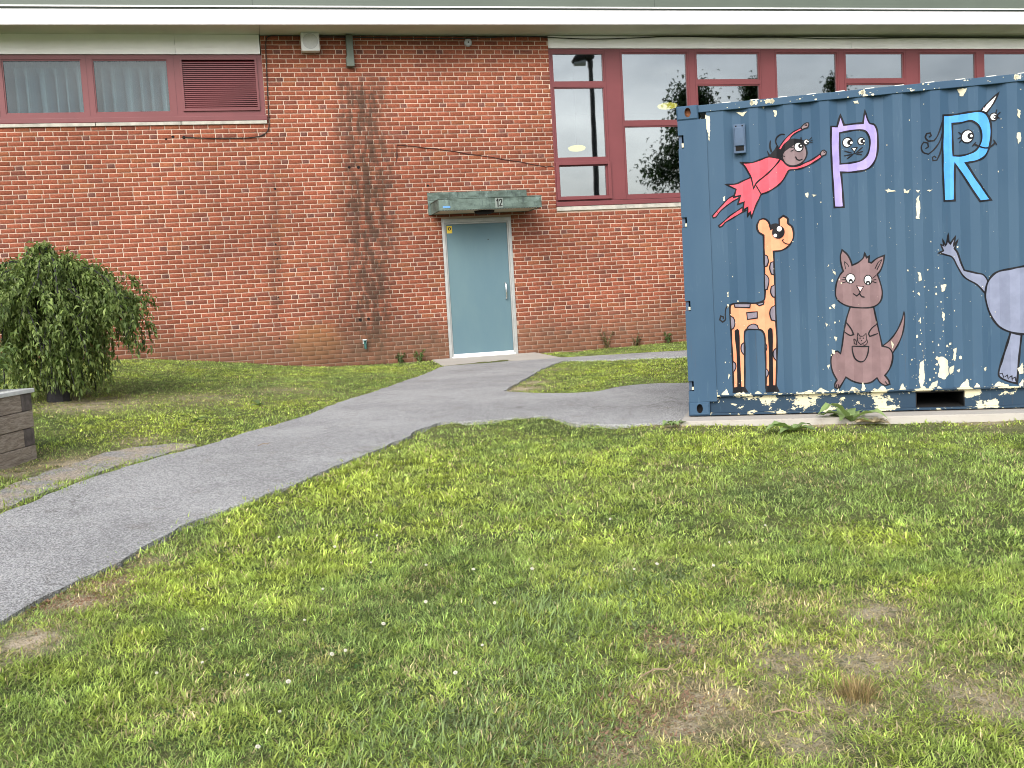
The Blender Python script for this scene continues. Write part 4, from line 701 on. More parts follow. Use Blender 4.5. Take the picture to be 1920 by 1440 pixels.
class Fig:
    def __init__(s): s.polys = []; s.lay = 0
    def fill(s, loops, mat, dep):
        flat = [p for l in loops for p in l]
        for t in tessellate_polygon([[Vector((p.x, p.y, 0)) for p in l] for l in loops]): s.polys.append(([flat[i] for i in t], mat, dep))
    def quads(s, qs, mat, dep):
        for q in qs: s.polys.append((q, mat, dep))
    def build(s, name, parent):
        mats = []; bm = bmesh.new(); dl = bm.faces.layers.float.new('dep')
        for pts, mat, dep in s.polys:
            if mat not in mats: mats.append(mat)
            f = bm.faces.new([bm.verts.new((p.x, 0, p.y)) for p in pts]); f.material_index = mats.index(mat); f[dl] = dep
        us = [v.co.x for v in bm.verts]; lo, hi = min(us), max(us)
        for b in brks:
            if lo < b < hi: bmesh.ops.bisect_plane(bm, geom=bm.verts[:] + bm.edges[:] + bm.faces[:], plane_co=(b, 0, 0), plane_no=(1, 0, 0), dist=1e-6)
        for v in bm.verts:
            d = max((f[dl] for f in v.link_faces), default=.001); v.co.y = corr(v.co.x) - d
        for f in bm.faces:
            f.normal_update()
            if f.normal.y > 0: f.normal_flip()
        me = bpy.data.meshes.new(name); bm.to_mesh(me); bm.free()
        for m__ in mats: me.materials.append(M['p_' + m__])
        o = bpy.data.objects.new(name, me); COL.objects.link(o); o.parent = parent; return o
LBL = {'painted_letter': 'lavender letter P with cat ears', 'painted_letter#2': 'sky blue letter R with a unicorn horn', 'painted_flying_girl': 'flying girl in a red cape and dress', 'painted_giraffe': 'orange giraffe with grey patches', 'painted_kangaroo': 'brown kangaroo with a joey in its pouch', 'painted_elephant': 'grey elephant rump with a tufted tail'}
for name, items in MURAL.items():
    F = Fig(); d = .0012
    for it in items:
        d += .00018
        if it[0] == 'F':
            P = smooth([Vector((x / 1000, y / 1000)) for x, y in it[2]]); F.fill([P], it[1], d)
            if it[3]: d += .00012; F.quads(ribbon(P, it[3] / 1000 * 1.18, True), 'black', d)
        elif it[0] == 'H':
            P = smooth([Vector((x / 1000, y / 1000)) for x, y in it[2]]); H = smooth([Vector((x / 1000, y / 1000)) for x, y in it[3]]); F.fill([P, H], it[1], d); d += .00012
            F.quads(ribbon(P, it[4] / 1000 * 1.0, True), 'black', d); F.quads(ribbon(H, it[4] / 1000 * .95, True), 'black', d)
        elif it[0] == 'S':
            P = smooth([Vector((x / 1000, y / 1000)) for x, y in it[2]], False); F.quads(ribbon(P, it[3] / 1000 * 1.2, False), it[1], d)
        else:
            c, rx, ry = it[2], it[3] / 1000, it[4] / 1000; P = [Vector((c[0] / 1000 + rx * math.cos(q), c[1] / 1000 + ry * math.sin(q))) for q in np.linspace(0, 2 * math.pi, 22, endpoint=False)]; F.fill([P], it[1], d)
            if it[5]: d += .00012; F.quads(ribbon(P, it[5] / 1000, True), 'black', d)
    o = F.build(name.split('#')[0], cont); o['label'] = LBL[name]
# paint chips: the big flakes one sees, then sprays of small ones
F = Fig()
def ragged(P, k=.004):
    out_ = []
    for i in range(len(P)):
        a_, b_ = P[i], P[(i + 1) % len(P)]; n_ = max(2, int((b_ - a_).length / .012))
        for s_ in range(n_): q = a_.lerp(b_, s_ / n_); out_.append(q + Vector((random.uniform(-k, k), random.uniform(-k, k))))
    return out_
for c in CHIPS: F.fill([ragged([Vector((x / 1000, y / 1000)) for x, y in c])], 'chip', .0052)
def spray(uc, zc, su, sz, n_, lo, hi, el=1.4):
    for _ in range(n_):
        u, z = random.gauss(uc, su), random.gauss(zc, sz); r = lo * (hi / lo) ** (random.random() ** 2.2)
        if u < .25 or u > 5.8 or z < .18 or z > 2.5: continue
        k = random.randint(4, 7); q0 = random.uniform(0, 6); F.fill([[Vector((u + r * random.uniform(.5, 1.1) * math.cos(q0 + 6.283 * i / k), z + el * r * random.uniform(.5, 1.1) * math.sin(q0 + 6.283 * i / k))) for i in range(k)]], 'chip', .0052)
spray(2.0, .9, .10, .5, 43, .002, .010); spray(1.85, .6, .05, .45, 37, .002, .011); spray(1.87, .35, .07, .13, 24, .003, .016); spray(2.05, .42, .08, .15, 24, .003, .018); spray(1.18, .6, .05, .35, 24, .002, .010); spray(.37, .7, .05, .4, 24, .002, .009)
spray(1.6, 1.5, .9, .7, 80, .0015, .005); spray(.9, 1.2, .4, .8, 43, .0015, .004); spray(2.5, 1.2, .3, .8, 37, .0018, .007); spray(3.9, 1.2, 1., .8, 124, .002, .008); spray(1.75, 1.5, .12, .1, 8, .002, .007); spray(1.55, 2.1, .12, .2, 7, .002, .006)
for k in range(46):
    u = random.uniform(.3, 5.7); r = random.uniform(.008, .04)
    if abs(u - .50) < .05 or abs(u - .83) < .04: r *= .3
    F.fill([ragged([Vector((u - r * random.uniform(.6, 1.3), .1705)), Vector((u - r * .2, .172 + r * random.uniform(.3, 1.1))), Vector((u + r * random.uniform(.1, .6), .172 + r * random.uniform(.1, .9))), Vector((u + r * random.uniform(.8, 1.4), .1705))], .003)], 'chip', .0050)
pp = F.build('peeled_paint', cont)
m_ = MB(); 
for _ in range(90):
    u = random.uniform(.2, 5.8); z = CHT - .036 + random.uniform(-.024, .024); r = .0016 * (5 ** random.random()) * (1.8 if random.random() < .12 else 1); k = random.randint(5, 7); m_.face([(u + 1.6 * r * math.cos(6.283 * i / k) * random.uniform(.6, 1.1), -.0014, z + r * math.sin(6.283 * i / k) * random.uniform(.6, 1.1)) for i in range(k)])
for uc, wd in ((.62, .024), (.74, .036), (1.47, .022), (2.6, .02), (3.2, .035), (4.1, .03)):
    for _ in range(5): u = uc + random.uniform(-wd, wd); m_.face([(u + .6 * wd * math.cos(6.283 * i / 9) * random.uniform(.5, 1.1), -.0016, CHT - .03 + random.uniform(-.004, .004) + .022 * math.sin(6.283 * i / 9) * random.uniform(.5, 1.1)) for i in range(9)])
ro = m_.build('flakes', M['p_chip']); bm = bmesh.new(); bm.from_mesh(pp.data); bm.from_mesh(ro.data); bm.to_mesh(pp.data); bm.free(); bpy.data.objects.remove(ro)

# ------------------------------------------------------------------ leaves, trees, weeds
def leaves(P, Dr, L, W, C, up=None, fold=.25, droop=.3):
    """P base points, Dr unit directions, arrays of length/width/colour -> folded 6-vertex leaves"""
    n = len(P); up = np.tile([0, 0, 1.], (n, 1)) if up is None else up
    sd_ = np.cross(Dr, up); sd_ /= np.linalg.norm(sd_, axis=1, keepdims=True) + 1e-9; nm = np.cross(sd_, Dr); L = L[:, None]; W = W[:, None]
    mid = P + Dr * L * .5 + nm * L * .06; tip = P + Dr * L - np.array([0, 0, 1.]) * L * droop
    a_ = mid + sd_ * W * .5 + nm * W * fold; b_ = mid - sd_ * W * .5 + nm * W * fold
    V = np.stack([P, a_, tip, b_, mid], 1).reshape(-1, 3); k = np.arange(n)[:, None] * 5
    T = np.concatenate([k + np.array([[0, 1, 4]]), k + np.array([[1, 2, 4]]), k + np.array([[2, 3, 4]]), k + np.array([[3, 0, 4]])]); return V, T, np.repeat(C, 5, 0)
def unit(v): return v / (np.linalg.norm(v, axis=-1, keepdims=True) + 1e-9)
Z4 = np.zeros((0, 4), int)
# weeping tree
tx, ty = -2.04, -4.6; tz = gz(tx, ty)
wt = empty('weeping_tree', (tx, ty, tz), 0, 'small weeping tree with drooping leafy branches in front of the brick wall', 'tree')
m_ = MB(); m_.tube([(0, 0, -.1), (.01, .0, .25), (-.02, .01, .6), (.01, 0, .95), (0, 0, 1.3)], [.125, .105, .085, .07, .05], 10)
rg = np.random.default_rng(11); LP, LD, LL, LC = [], [], [], []
nbr = 250
for b in range(nbr):
    az = rg.uniform(0, 2 * math.pi); R = rg.uniform(.22, 1.06) ** .65 * (1.0 + (.22 if b % 17 == 0 else 0)) * (.82 + .18 * math.sin(az * 3 + 1)); h0 = rg.uniform(1.0, 1.38); rise = rg.uniform(.0, .16) + (.14 if R < .4 else 0); zend = rg.uniform(.02, .42) if R < .62 else rg.uniform(.38, 1.02)
    if b % 5 == 2: R = rg.uniform(.12, .42); zend = rg.uniform(.02, .2)
    if b < 16: R = rg.uniform(.05, .22); az = rg.uniform(2.2, 4.2); rise = rg.uniform(.18, .36); zend = .9
    n_ = 46; t = np.linspace(0, 1, n_); rr = R * np.sin(t * math.pi / 2) ** .8 * (1 + .06 * np.sin(t * 9 + b)); zz = h0 + rise * np.sin(np.clip(t * 2.2, 0, 1) * math.pi) + (zend - h0) * np.clip((t - .25) / .75, 0, 1) ** 1.7
    az_ = az + .25 * np.sin(t * 3 + b) * t; pts = np.stack([rr * np.cos(az_), rr * np.sin(az_), zz], 1)
    if b % 2 == 0: m_.tube([tuple(p) for p in pts[::5]], list(np.linspace(.012, .003, len(pts[::5]))), 5, 0, False)
    for rep in range(4):
        tt = rg.uniform(.12, 1, 38); i = np.clip((tt * (n_ - 1)).astype(int), 0, n_ - 2); base = pts[i] + rg.normal(0, .022, (38, 3)); td = unit(pts[i + 1] - pts[i])
        d = unit(td * .7 + rg.normal(0, .75, (38, 3)) + np.array([0, 0, -.25])); LP.append(base); LD.append(d); LL.append(rg.uniform(.036, .074, 38))
        k = rg.random(38)[:, None]; shade = rg.uniform(.55, 1.35, (38, 1)) * rg.uniform(.75, 1.25); c = np.array([.095, .150, .042]) * (1 - k) + np.array([.225, .285, .090]) * k; LC.append(c * shade)
LP, LD, LL, LC = map(np.concatenate, (LP, LD, LL, LC)); V, T, C3 = leaves(LP, LD, LL, LL * rg.uniform(.36, .5, len(LL)), LC, unit(rg.normal(0, .5, LP.shape) + np.array([0, 0, 1.])))
bigmesh('crown', V, Z4, T, M['leaf'], C3, wt); m_.build('trunk', M['bark'], wt, True)

# raised planter of weathered timbers with a white plank cap, and the crop in it
prot = math.atan2(PD[1], PD[0]); pz = gz(*PC) - .03
pl = empty('raised_planter', (PC[0], PC[1], pz), prot - math.pi / 2, 'weathered grey timber raised planter bed with a white plank rim', 'planter')
PLN, PWD, TH, HT = 2.4, 1.2, .14, .132      # local: y along the visible face (0 = far corner, negative to the viewer), x to the right; body lies at x<0
for k in range(4):
    z0, z1 = k * HT + .002, (k + 1) * HT - .002; w_ = random.uniform(-.004, .004)
    if k % 2 == 0: MB().box((-TH, -PLN, z0), (0 + w_, 0, z1), 0, .006).build('timber', M['timber'], pl); MB().box((-PWD, -TH, z0), (-TH - .002, w_, z1), 0, .006).build('timber', M['timber'], pl)
    else:
        MB().box((-TH, -PLN, z0), (0 + w_, -TH - .003, z1), 0, .006).build('timber', M['timber'], pl); MB().box((-PWD, -TH, z0), (.001 + w_, w_, z1), 0, .006).build('timber', M['endgrain'], pl)
    MB().box((-PWD, -PLN, z0), (-PWD + TH, -TH - .002, z1), 0, .006).build('timber', M['timber'], pl); MB().box((-PWD + TH + .002, -PLN, z0), (-TH - .002, -PLN + TH, z1), 0, .006).build('timber', M['timber'], pl)
m_ = MB(); H4 = 4 * HT; m_.box((-.17, -PLN - .02, H4), (.02, .02, H4 + .032), 0, .006); m_.box((-PWD - .02, -.17, H4), (-.172, .02, H4 + .032), 0, .006); m_.box((-PWD - .02, -PLN - .02, H4), (-PWD + .17, -.172, H4 + .032), 0, .006); m_.box((-PWD + .172, -PLN - .02, H4), (-.172, -PLN + .17, H4 + .032), 0, .006); m_.build('rim', M['cap'], pl)
MB().box((-PWD + .1, -PLN + .1, .05), (-.1, -.1, H4 - .05)).build('soil_bed', M['soil'], pl)
def bush(name, loc, n_, rad, h_, llen, c0, c1, label, cat, seed, wid=.55):
    rg = np.random.default_rng(seed); e = empty(name, loc, 0, label, cat); m_ = MB(); P, Dd, L = [], [], []
    for s_ in range(max(5, n_ // 22)):
        az = rg.uniform(0, 6.28); r = rad * rg.uniform(.2, 1); hh = h_ * rg.uniform(.55, 1); pts = [(0, 0, 0), (r * .35 * math.cos(az), r * .35 * math.sin(az), hh * .5), (r * math.cos(az), r * math.sin(az), hh)]; m_.tube(pts, [.006, .005, .002], 5, 0, False)
        for q in range(22):
            t = rg.uniform(.2, 1); a_ = Vector(pts[0]).lerp(Vector(pts[1]), min(1, t * 2)) if t < .5 else Vector(pts[1]).lerp(Vector(pts[2]), t * 2 - 1); P.append(a_); Dd.append(rg.normal(0, .6, 3) + np.array([math.cos(az), math.sin(az), .15])); L.append(llen * rg.uniform(.6, 1.2))
    P = np.array(P); Dd = unit(np.array(Dd)); L = np.array(L); k = rg.random((len(L), 1)); C = np.array(c0) * (1 - k) + np.array(c1) * k; V, T, C3 = leaves(P, Dd, L, L * wid, C); m_.build('stem', M['leafstem'], e); bigmesh('foliage', V, Z4, T, M['leaf'], C3, e); return e
M['leafstem'] = plain('stem', (.07, .10, .035), .7)
def pworld(lx, ly, z):   # planter local to world
    return (PC[0] + (-PL[0]) * lx * 1 + PD[0] * ly, PC[1] + (-PL[1]) * lx + PD[1] * ly, pz + z)
bush('bean_plant', pworld(-.26, -.24, H4 - .06), 620, .30, .52, .085, (.13, .20, .065), (.22, .31, .11), 'pale leafy bean plant growing in the timber planter', 'plant', 5)
# mirrored trees and lamp post behind the viewer
def big_tree(x, y, h_, rad, seed, label):
    rg = np.random.default_rng(seed); z = gz(x, y); e = empty('leafy_tree', (x, y, z), 0, label, 'tree', 'trees mirrored in the windows'); m_ = MB(); m_.tube([(0, 0, -.2), (.1, 0, h_ * .3), (0, .1, h_ * .6), (0, 0, h_ * .92)], [.32, .26, .17, .03], 9)
    P = []
    for b in range(70):
        zb = h_ * rg.uniform(.16, .97); az = rg.uniform(0, 6.28); t_ = (zb / h_ - .16) / .84; r = rad * (math.sin(min(1, .15 + t_ * 1.05) * math.pi) ** .6) * rg.uniform(.5, 1.1); c = np.array([r * math.cos(az), r * math.sin(az), zb]); m_.tube([(0, 0, zb - r * .3), tuple(c * np.array([.6, .6, 1])), tuple(c)], [.06, .03, .01], 5, 0, False)
        P.append(c * np.array([.75, .75, 1]) + rg.normal(0, 1, (110, 3)) * np.array([.5, .5, .32]) * (rad / 3.2))
    P = np.concatenate(P); n_ = len(P); L = rg.uniform(.16, .34, n_); C = np.array([.03, .06, .018]) * rg.uniform(.6, 1.5, (n_, 1)); V, T, C3 = leaves(P, unit(rg.normal(0, 1, (n_, 3))), L, L * .6, C); bigmesh('crown', V, Z4, T, M['leaf'], C3, e); m_.build('trunk', M['bark'], e, True)
big_tree(23.0, -35, 12.4, 3.3, 1, 'dark leafy tree mirrored in the lower first wide window pane'); big_tree(27.7, -37, 12.9, 2.0, 2, 'tall tree whose top is mirrored in the second pair of panes'); big_tree(32.7, -37, 13.2, 1.9, 3, 'tall tree whose top is mirrored right of the wide post')
t = empty('street_lamp', (13.1, -22, gz(13.1, -22)), 0, 'tall black street lamp mirrored in the narrow end window', 'street lamp')
MB().tube([(0, 0, 0), (0, 0, 3), (0, 0, 7), (0, 0, 10.2)], [.14, .12, .10, .085], 12).build('pole', M['black'], t, True)
m_ = MB(); m_.tube([(0, 0, 10.05), (0, 0, 10.3)], .11, 10); m_.build('arm', M['black'], t, True)
m_ = MB(); m_.tube([(.17, 0, 10.42), (.05, 0, 10.46), (-.25, 0, 10.46), (-.55, 0, 10.36), (-.72, 0, 10.24)], [.06, .17, .19, .15, .06], 14); m_.tube([(-.66, 0, 10.2), (-.22, 0, 10.25)], [.09, .14], 12, 1); m_.build('lamp_head', [M['black'], M['grey_plastic']], t, True)
# broad-leaved weeds
def dock(x, y, n_, L, seed, label, name='dock_weed', c=(.22, .31, .12), upr=.7):
    rg = np.random.default_rng(seed); e = empty(name, (x, y, gz(x, y) + .005), 0, label, 'weed'); 
    for q in range(n_):
        az = rg.uniform(0, 6.28); ln = L * rg.uniform(.55, 1.1); wd = ln * rg.uniform(.34, .48); el = rg.uniform(.15, upr); m_ = MB(); rows = []; K = 8
        for i in range(K + 1):
            t_ = i / K; r = ln * t_; z = ln * (el * 1.5 * t_ - el * 1.5 * t_ * t_ * rg.uniform(.8, .95)) + .012; hw = wd / 2 * (math.sin(min(1, t_ * 1.05 + .05) * math.pi) ** .7) * (1 + .18 * math.sin(i * 2.3 + q)); wv = .12 * hw * math.sin(i * 1.9 + q)
            rows.append([(r * math.cos(az) - s_ * hw * math.sin(az), r * math.sin(az) + s_ * hw * math.cos(az), z + abs(s_) * hw * .3 + wv * s_) for s_ in (-1, -.5, 0, .5, 1)])
        for i in range(K):
            for j in range(4): m_.face([rows[i][j], rows[i + 1][j], rows[i + 1][j + 1], rows[i][j + 1]])
        o = m_.build('leaf', M['leaf'], e, True); cc = np.array(c) * rg.uniform(.7, 1.35); at_ = o.data.color_attributes.new('Col', 'FLOAT_COLOR', 'POINT'); at_.data.foreach_set('color', np.tile(np.r_[cc, 1.], (len(o.data.vertices), 1)).astype(np.float32).ravel())
    return e
dock(4.55, -8.84, 13, .30, 1, 'broad leafy dock weed against the concrete pad below the kangaroo', upr=1.1); dock(3.98, -8.96, 11, .24, 2, 'flat dock weed spreading in the grass below the giraffe'); dock(3.28, -8.22, 7, .15, 3, 'small broad-leaved weed at the corner where pad meets asphalt'); dock(5.75, -9.55, 6, .15, 4, 'low broad-leaved weed by the pad at the right edge', c=(.06, .12, .04))
dock(4.66, -8.99, 13, .17, 12, 'wilted brown dock leaves lying beside the green dock weed', 'withered_leaves', c=(.40, .33, .22), upr=.35)
dock(-.02, -5.35, 3, .16, 8, 'single pale broad leaf sticking out of the left lawn near the brown patch', c=(.15, .22, .08)); dock(-.6, -6.35, 3, .16, 9, 'pale broad leaf in the bright left lawn beside the path', c=(.15, .22, .08))
def sprig(x, y, n_, h_, seed, label, c=(.07, .12, .04)):
    M_ = bush('wall_weed', (x, y, gz(x, y)), n_, h_ * .55, h_, .05, np.array(c) * .8, np.array(c) * 1.3, label, 'weed', seed, .45)
sprig(2.15, -.10, 90, .17, 31, 'short dark weed at the wall base left of the doorstep'); sprig(2.45, -.12, 70, .20, 32, 'pale green weed at the wall base touching the doorstep', (.11, .18, .05)); sprig(5.55, -.10, 70, .30, 33, 'dry brownish weed leaning on the wall right of the door', (.13, .10, .045)); sprig(6.05, -.10, 60, .22, 34, 'thin reddish weed by the wall under the stone sill', (.12, .09, .045)); sprig(6.62, -.12, 60, .20, 35, 'green weed at the wall foot nearest the container', (.09, .15, .045))

# ------------------------------------------------------------------ lawn
rg = np.random.default_rng(42)
def camdist(x, y): return np.hypot(x, y + D)
def sample(n, x0, x1, y0, y1): return rg.uniform(x0, x1, n), rg.uniform(y0, y1, n)
BEDS = [PATH, PAD, DOORSTEP, PLANTER]
def lawn_ok(x, y, jit=.045):
    jx = x + rg.normal(0, jit, len(x)); jy = y + rg.normal(0, jit, len(x)); bad = np.zeros(len(x), bool)
    for p in BEDS: bad |= inpoly(jx, jy, p)
    bad |= inpoly(x + rg.normal(0, .07, len(x)), y + rg.normal(0, .07, len(x)), GRAVEL) & (rg.random(len(x)) < .80)
    return ~bad & (y < -.015)
def frustum(x, y, mar=.35):
    dx, dy = x, y + D; r_ = .96882 * dx - .24125 * dy; f_ = .23608 * dx + .96799 * dy
    lim = np.abs(r_) - .4946 * f_; return (f_ > 1.7) & ((lim < .18 * f_ + .4) | ((lim < .42 * f_ + 1.1) & (rg.random(len(x)) < .6)))
def blades(x, y, L, Wd, az, lean, C, bend=.5):
    n = len(x); z = ground(x, y) + (vnoise(x, y, 3, 3, 4) - .5) * .022 - .003; B = np.stack([x, y, z], 1); d = np.stack([np.cos(az), np.sin(az), np.zeros(n)], 1); s_ = np.stack([-np.sin(az), np.cos(az), np.zeros(n)], 1)
    tw = rg.uniform(-1, 1, n)[:, None]; s_ = unit(s_ + d * tw * .9); U3 = np.array([0, 0, 1.]); l1 = lean[:, None]; l2 = np.clip(lean + bend, 0, 1.75)[:, None]; L = L[:, None]; Wd = Wd[:, None]
    m1 = B + (d * np.sin(l1) + U3 * np.cos(l1)) * L * .5; tp = m1 + (d * np.sin(l2) + U3 * np.cos(l2)) * L * .55
    V = np.stack([B - s_ * Wd * .42, B + s_ * Wd * .42, m1 - s_ * Wd * .5, m1 + s_ * Wd * .5, tp], 1).reshape(-1, 3); k = np.arange(n)[:, None] * 5
    return V, k + np.array([[0, 1, 3, 2]]), k + np.array([[2, 3, 4]]), np.repeat(C, 5, 0)
TONE = [(1.35,-8.9,1.1,'lime',.8),(.4,-9.8,.8,'lime',.5),(3.2,-9.3,.9,'lime',.6),(2.9,-11.7,.28,'lime',1),(-.1,-11.2,.7,'lime',.5),(-.3,-12.6,.5,'lime',.5),(-.9,-6.6,.7,'lime',.9),(0.2,-5.4,.8,'lime',.5),(-.3,-7.0,.4,'lime',.6),(4.6,-3.6,1.5,'lime',.45),(2.2,-1.2,.6,'lime',.7),
        (2.3,-10.3,.6,'dark',.8),(3.0,-10.6,.9,'dark',.8),(2.0,-11.5,.8,'dark',.7),(1.0,-11.0,.6,'dark',.6),(1.5,-10.2,.35,'dark',.8),(.6,-11.7,.5,'dark',.5),(-.2,-3.2,1.3,'dark',.8),(-1.6,-4.4,1.2,'dark',.7),(.2,-12.3,.4,'dark',.6),(2.6,-11.2,.5,'dark',.6),(-1.9,-8.2,.4,'dark',.6),  # dark fescue, plus tree shade on the far left lawn put into blade colour
        (-.55,-4.5,.7,'dry',.55),(.4,-4.0,.6,'dry',.45),(1.3,-13.1,.55,'dry',.65),(2.1,-12.8,.55,'dry',.6),(-.8,-11.1,.35,'dry',.8),(-1.5,-7.9,.4,'dry',.5),(1.3,-11.9,.3,'dry',.35),(2.6,-10.0,.6,'dry',.25)]
def tone(x, y, key):
    r = np.zeros(len(x))
    for a_, b_, rad, k_, s_ in TONE:
        if k_ == key: r = np.maximum(r, s_ * np.exp(-((x - a_) ** 2 + (y - b_) ** 2) / rad ** 2))
    return r
GV, GQ, GT, GC_ = [], [], [], []; off = 0
def add(V, q, t, c):
    global off
    GV.append(V); GQ.append(q + off); GT.append(t + off); GC_.append(c); off += len(V)
COLS = dict(lime=np.array([.415, .490, .100]), mid=np.array([.275, .375, .105]), dark=np.array([.165, .235, .105]), dry=np.array([.46, .385, .23]))
def colour(x, y, n):
    a1 = vnoise(x, y, 1.1, 3, 1); a2 = vnoise(x, y, 4.5, 3, 2); a3 = vnoise(x, y, 2.3, 3, 6)
    li = np.clip(tone(x, y, 'lime') + (a1 - .5) * 1.3 + (a2 - .5) * 1.6 + .22, 0, 1); da = np.clip(tone(x, y, 'dark') * .50 + (a3 - .62) * 1.3 + (a2 - .5) * .8, 0, 1); dr = np.clip(tone(x, y, 'dry') + (vnoise(x, y, 3.1, 3, 3) - .66) * 1.8, 0, .9)
    c = COLS['mid'] * (1 - li[:, None]) + COLS['lime'] * li[:, None]; c = c * (1 - da[:, None]) + COLS['dark'] * da[:, None]
    isdry = rg.random(n) < (dr * .85 + .05 + bare(x, y) * .75); c = np.where(isdry[:, None], COLS['dry'] * rg.uniform(.7, 1.25, (n, 1)), c); return c * np.exp(rg.normal(0, .30, (n, 1)) + 1.1 * (vnoise(x, y, 19, 2, 4)[:, None] - .5)), li, da, dr
def field(n, x0, x1, y0, y1, dlo, dhi, l0, l1, w0, w1, keep=.0):
    x, y = sample(n, x0, x1, y0, y1); d = camdist(x, y); k = (d >= dlo) & (d < dhi) & frustum(x, y); x, y = x[k], y[k]; k = lawn_ok(x, y); x, y = x[k], y[k]
    b = bare(x, y); k = (rg.random(len(x)) > b * .8) & (rg.random(len(x)) < .25 + 1.5 * np.clip(vnoise(x, y, 13, 2, 2) - .18, 0, 1)); x, y, b = x[k], y[k], b[k]; n = len(x); c, li, da, dr = colour(x, y, n)
    cl = vnoise(x, y, 9, 2, 7); L = rg.uniform(l0, l1, n) * (.45 + 1.0 * cl) * (1 - .45 * b) * (1 + .25 * li - .10 * dr); Wd = rg.uniform(w0, w1, n) * (1 + .7 * li - .25 * da)
    az = vnoise(x, y, 3, 2, 0) * 12 + rg.normal(0, 1.7, n); add(*blades(x, y, L, Wd, az, np.abs(rg.normal(.80, .38, n)) + .1 * li, c))
field(800000, -2.6, 5.0, -14.7, -10.8, 0, 5.2, .018, .042, .0019, .0039)
field(660000, -4.6, 8.6, -12.4, -7.2, 5.2, 8.2, .022, .048, .0030, .0056)
field(880000, -8, 11, -9.6, 0, 8.2, 19, .016, .036, .0036, .0064)
# crabgrass and coarse tufts that radiate from a crown
def tufts(n, x0, x1, y0, y1, dlo, dhi, nb, l0, l1, w0, w1, key='lime', flat=1.0, thresh=.0):
    x, y = sample(n, x0, x1, y0, y1); d = camdist(x, y); k = (d >= dlo) & (d < dhi) & frustum(x, y); x, y = x[k], y[k]; k = lawn_ok(x, y, .0); x, y = x[k], y[k]
    p = np.clip(vnoise(x, y, 1.6, 3, 5) * 1.5 - .45 + tone(x, y, key), 0, 1) * (1 - bare(x, y)); k = rg.random(len(x)) < p; x, y = x[k], y[k]
    m = len(x); sz = rg.uniform(.6, 1.15, m); cv, li, da, dr = colour(x, y, m); cc = COLS['lime'] * .55 + cv * .5 if key == 'lime' else cv
    X = np.repeat(x, nb) + rg.normal(0, .008, m * nb); Y_ = np.repeat(y, nb) + rg.normal(0, .008, m * nb); sz = np.repeat(sz, nb); n = m * nb
    add(*blades(X, Y_, rg.uniform(l0, l1, n) * sz, rg.uniform(w0, w1, n) * (.7 + .3 * sz), rg.uniform(0, 6.283, n), np.clip(rg.normal(.95, .26, n) * flat, .05, 1.45), np.repeat(cc, nb, 0) * rg.uniform(.75, 1.25, (n, 1)), .35))
tufts(10000, -2.6, 5.0, -14.6, -10.8, 0, 5.4, 13, .022, .052, .0030, .0056)
tufts(9000, -4.6, 8.6, -12.2, -7.2, 5.4, 8.4, 10, .022, .046, .0036, .0062)
tufts(1400, -5, 8, -9.6, 0, 8.4, 17, 8, .03, .05, .007, .010)
# trodden seed-head weeds and clover leaves: short broad pieces, paler
def broad(n, cx_, cy_, rad, L0, L1, c, dens=1.):
    x = rg.normal(cx_, rad, n); y = rg.normal(cy_, rad, n); k = lawn_ok(x, y, 0); x, y = x[k], y[k]; n = len(x)
    add(*blades(x, y, rg.uniform(L0, L1, n), rg.uniform(.006, .011, n), rg.uniform(0, 6.283, n), rg.uniform(.6, 1.4, n), np.array(c) * rg.uniform(.7, 1.3, (n, 1)), .2))
for cx_, cy_, rad, n_ in ((1.25, -12.05, .38, 3200), (1.55, -11.85, .22, 2200), (.55, -13.0, .20, 2200), (.75, -13.1, .2, 1800), (1.0, -12.3, .2, 1200)): broad(n_, cx_, cy_, rad, .018, .034, (.15, .20, .085))
for cx_, cy_, rad, n_ in ((.1, -12.2, .3, 3500), (-.2, -12.6, .3, 3000), (.5, -11.4, .35, 3500), (1.2, -11.2, .35, 2500), (2.2, -12.0, .3, 2000), (.3, -10.6, .3, 2000)): broad(n_, cx_, cy_, rad, .010, .020, (.06, .125, .035))
for cx_, cy_, rad, n_ in ((.98, -13.15, .12, 700), (1.22, -13.05, .09, 500), (1.42, -12.5, .08, 350), (-.75, -11.05, .14, 900), (-.9, -11.3, .14, 800)): broad(n_, cx_, cy_, rad, .012, .026, (.30, .19, .13))
def spikes(n, cx_, cy_, rad):
    x = rg.normal(cx_, rad, n); y = rg.normal(cy_, rad * .8, n); k = lawn_ok(x, y, 0); x, y = x[k], y[k]; n = len(x); az = .6 + rg.normal(0, .9, n); ln = rg.uniform(.028, .058, n)
    add(*blades(x, y, ln, rg.uniform(.004, .0065, n), az, rg.uniform(.5, 1.2, n), np.array([.25, .345, .13]) * rg.uniform(.7, 1.25, (n, 1)), -.2))
spikes(420, 1.3, -12.0, .24); spikes(260, 1.05, -12.1, .15); spikes(340, .62, -13.05, .22); spikes(180, .2, -13.1, .25); spikes(140, .9, -12.75, .2)
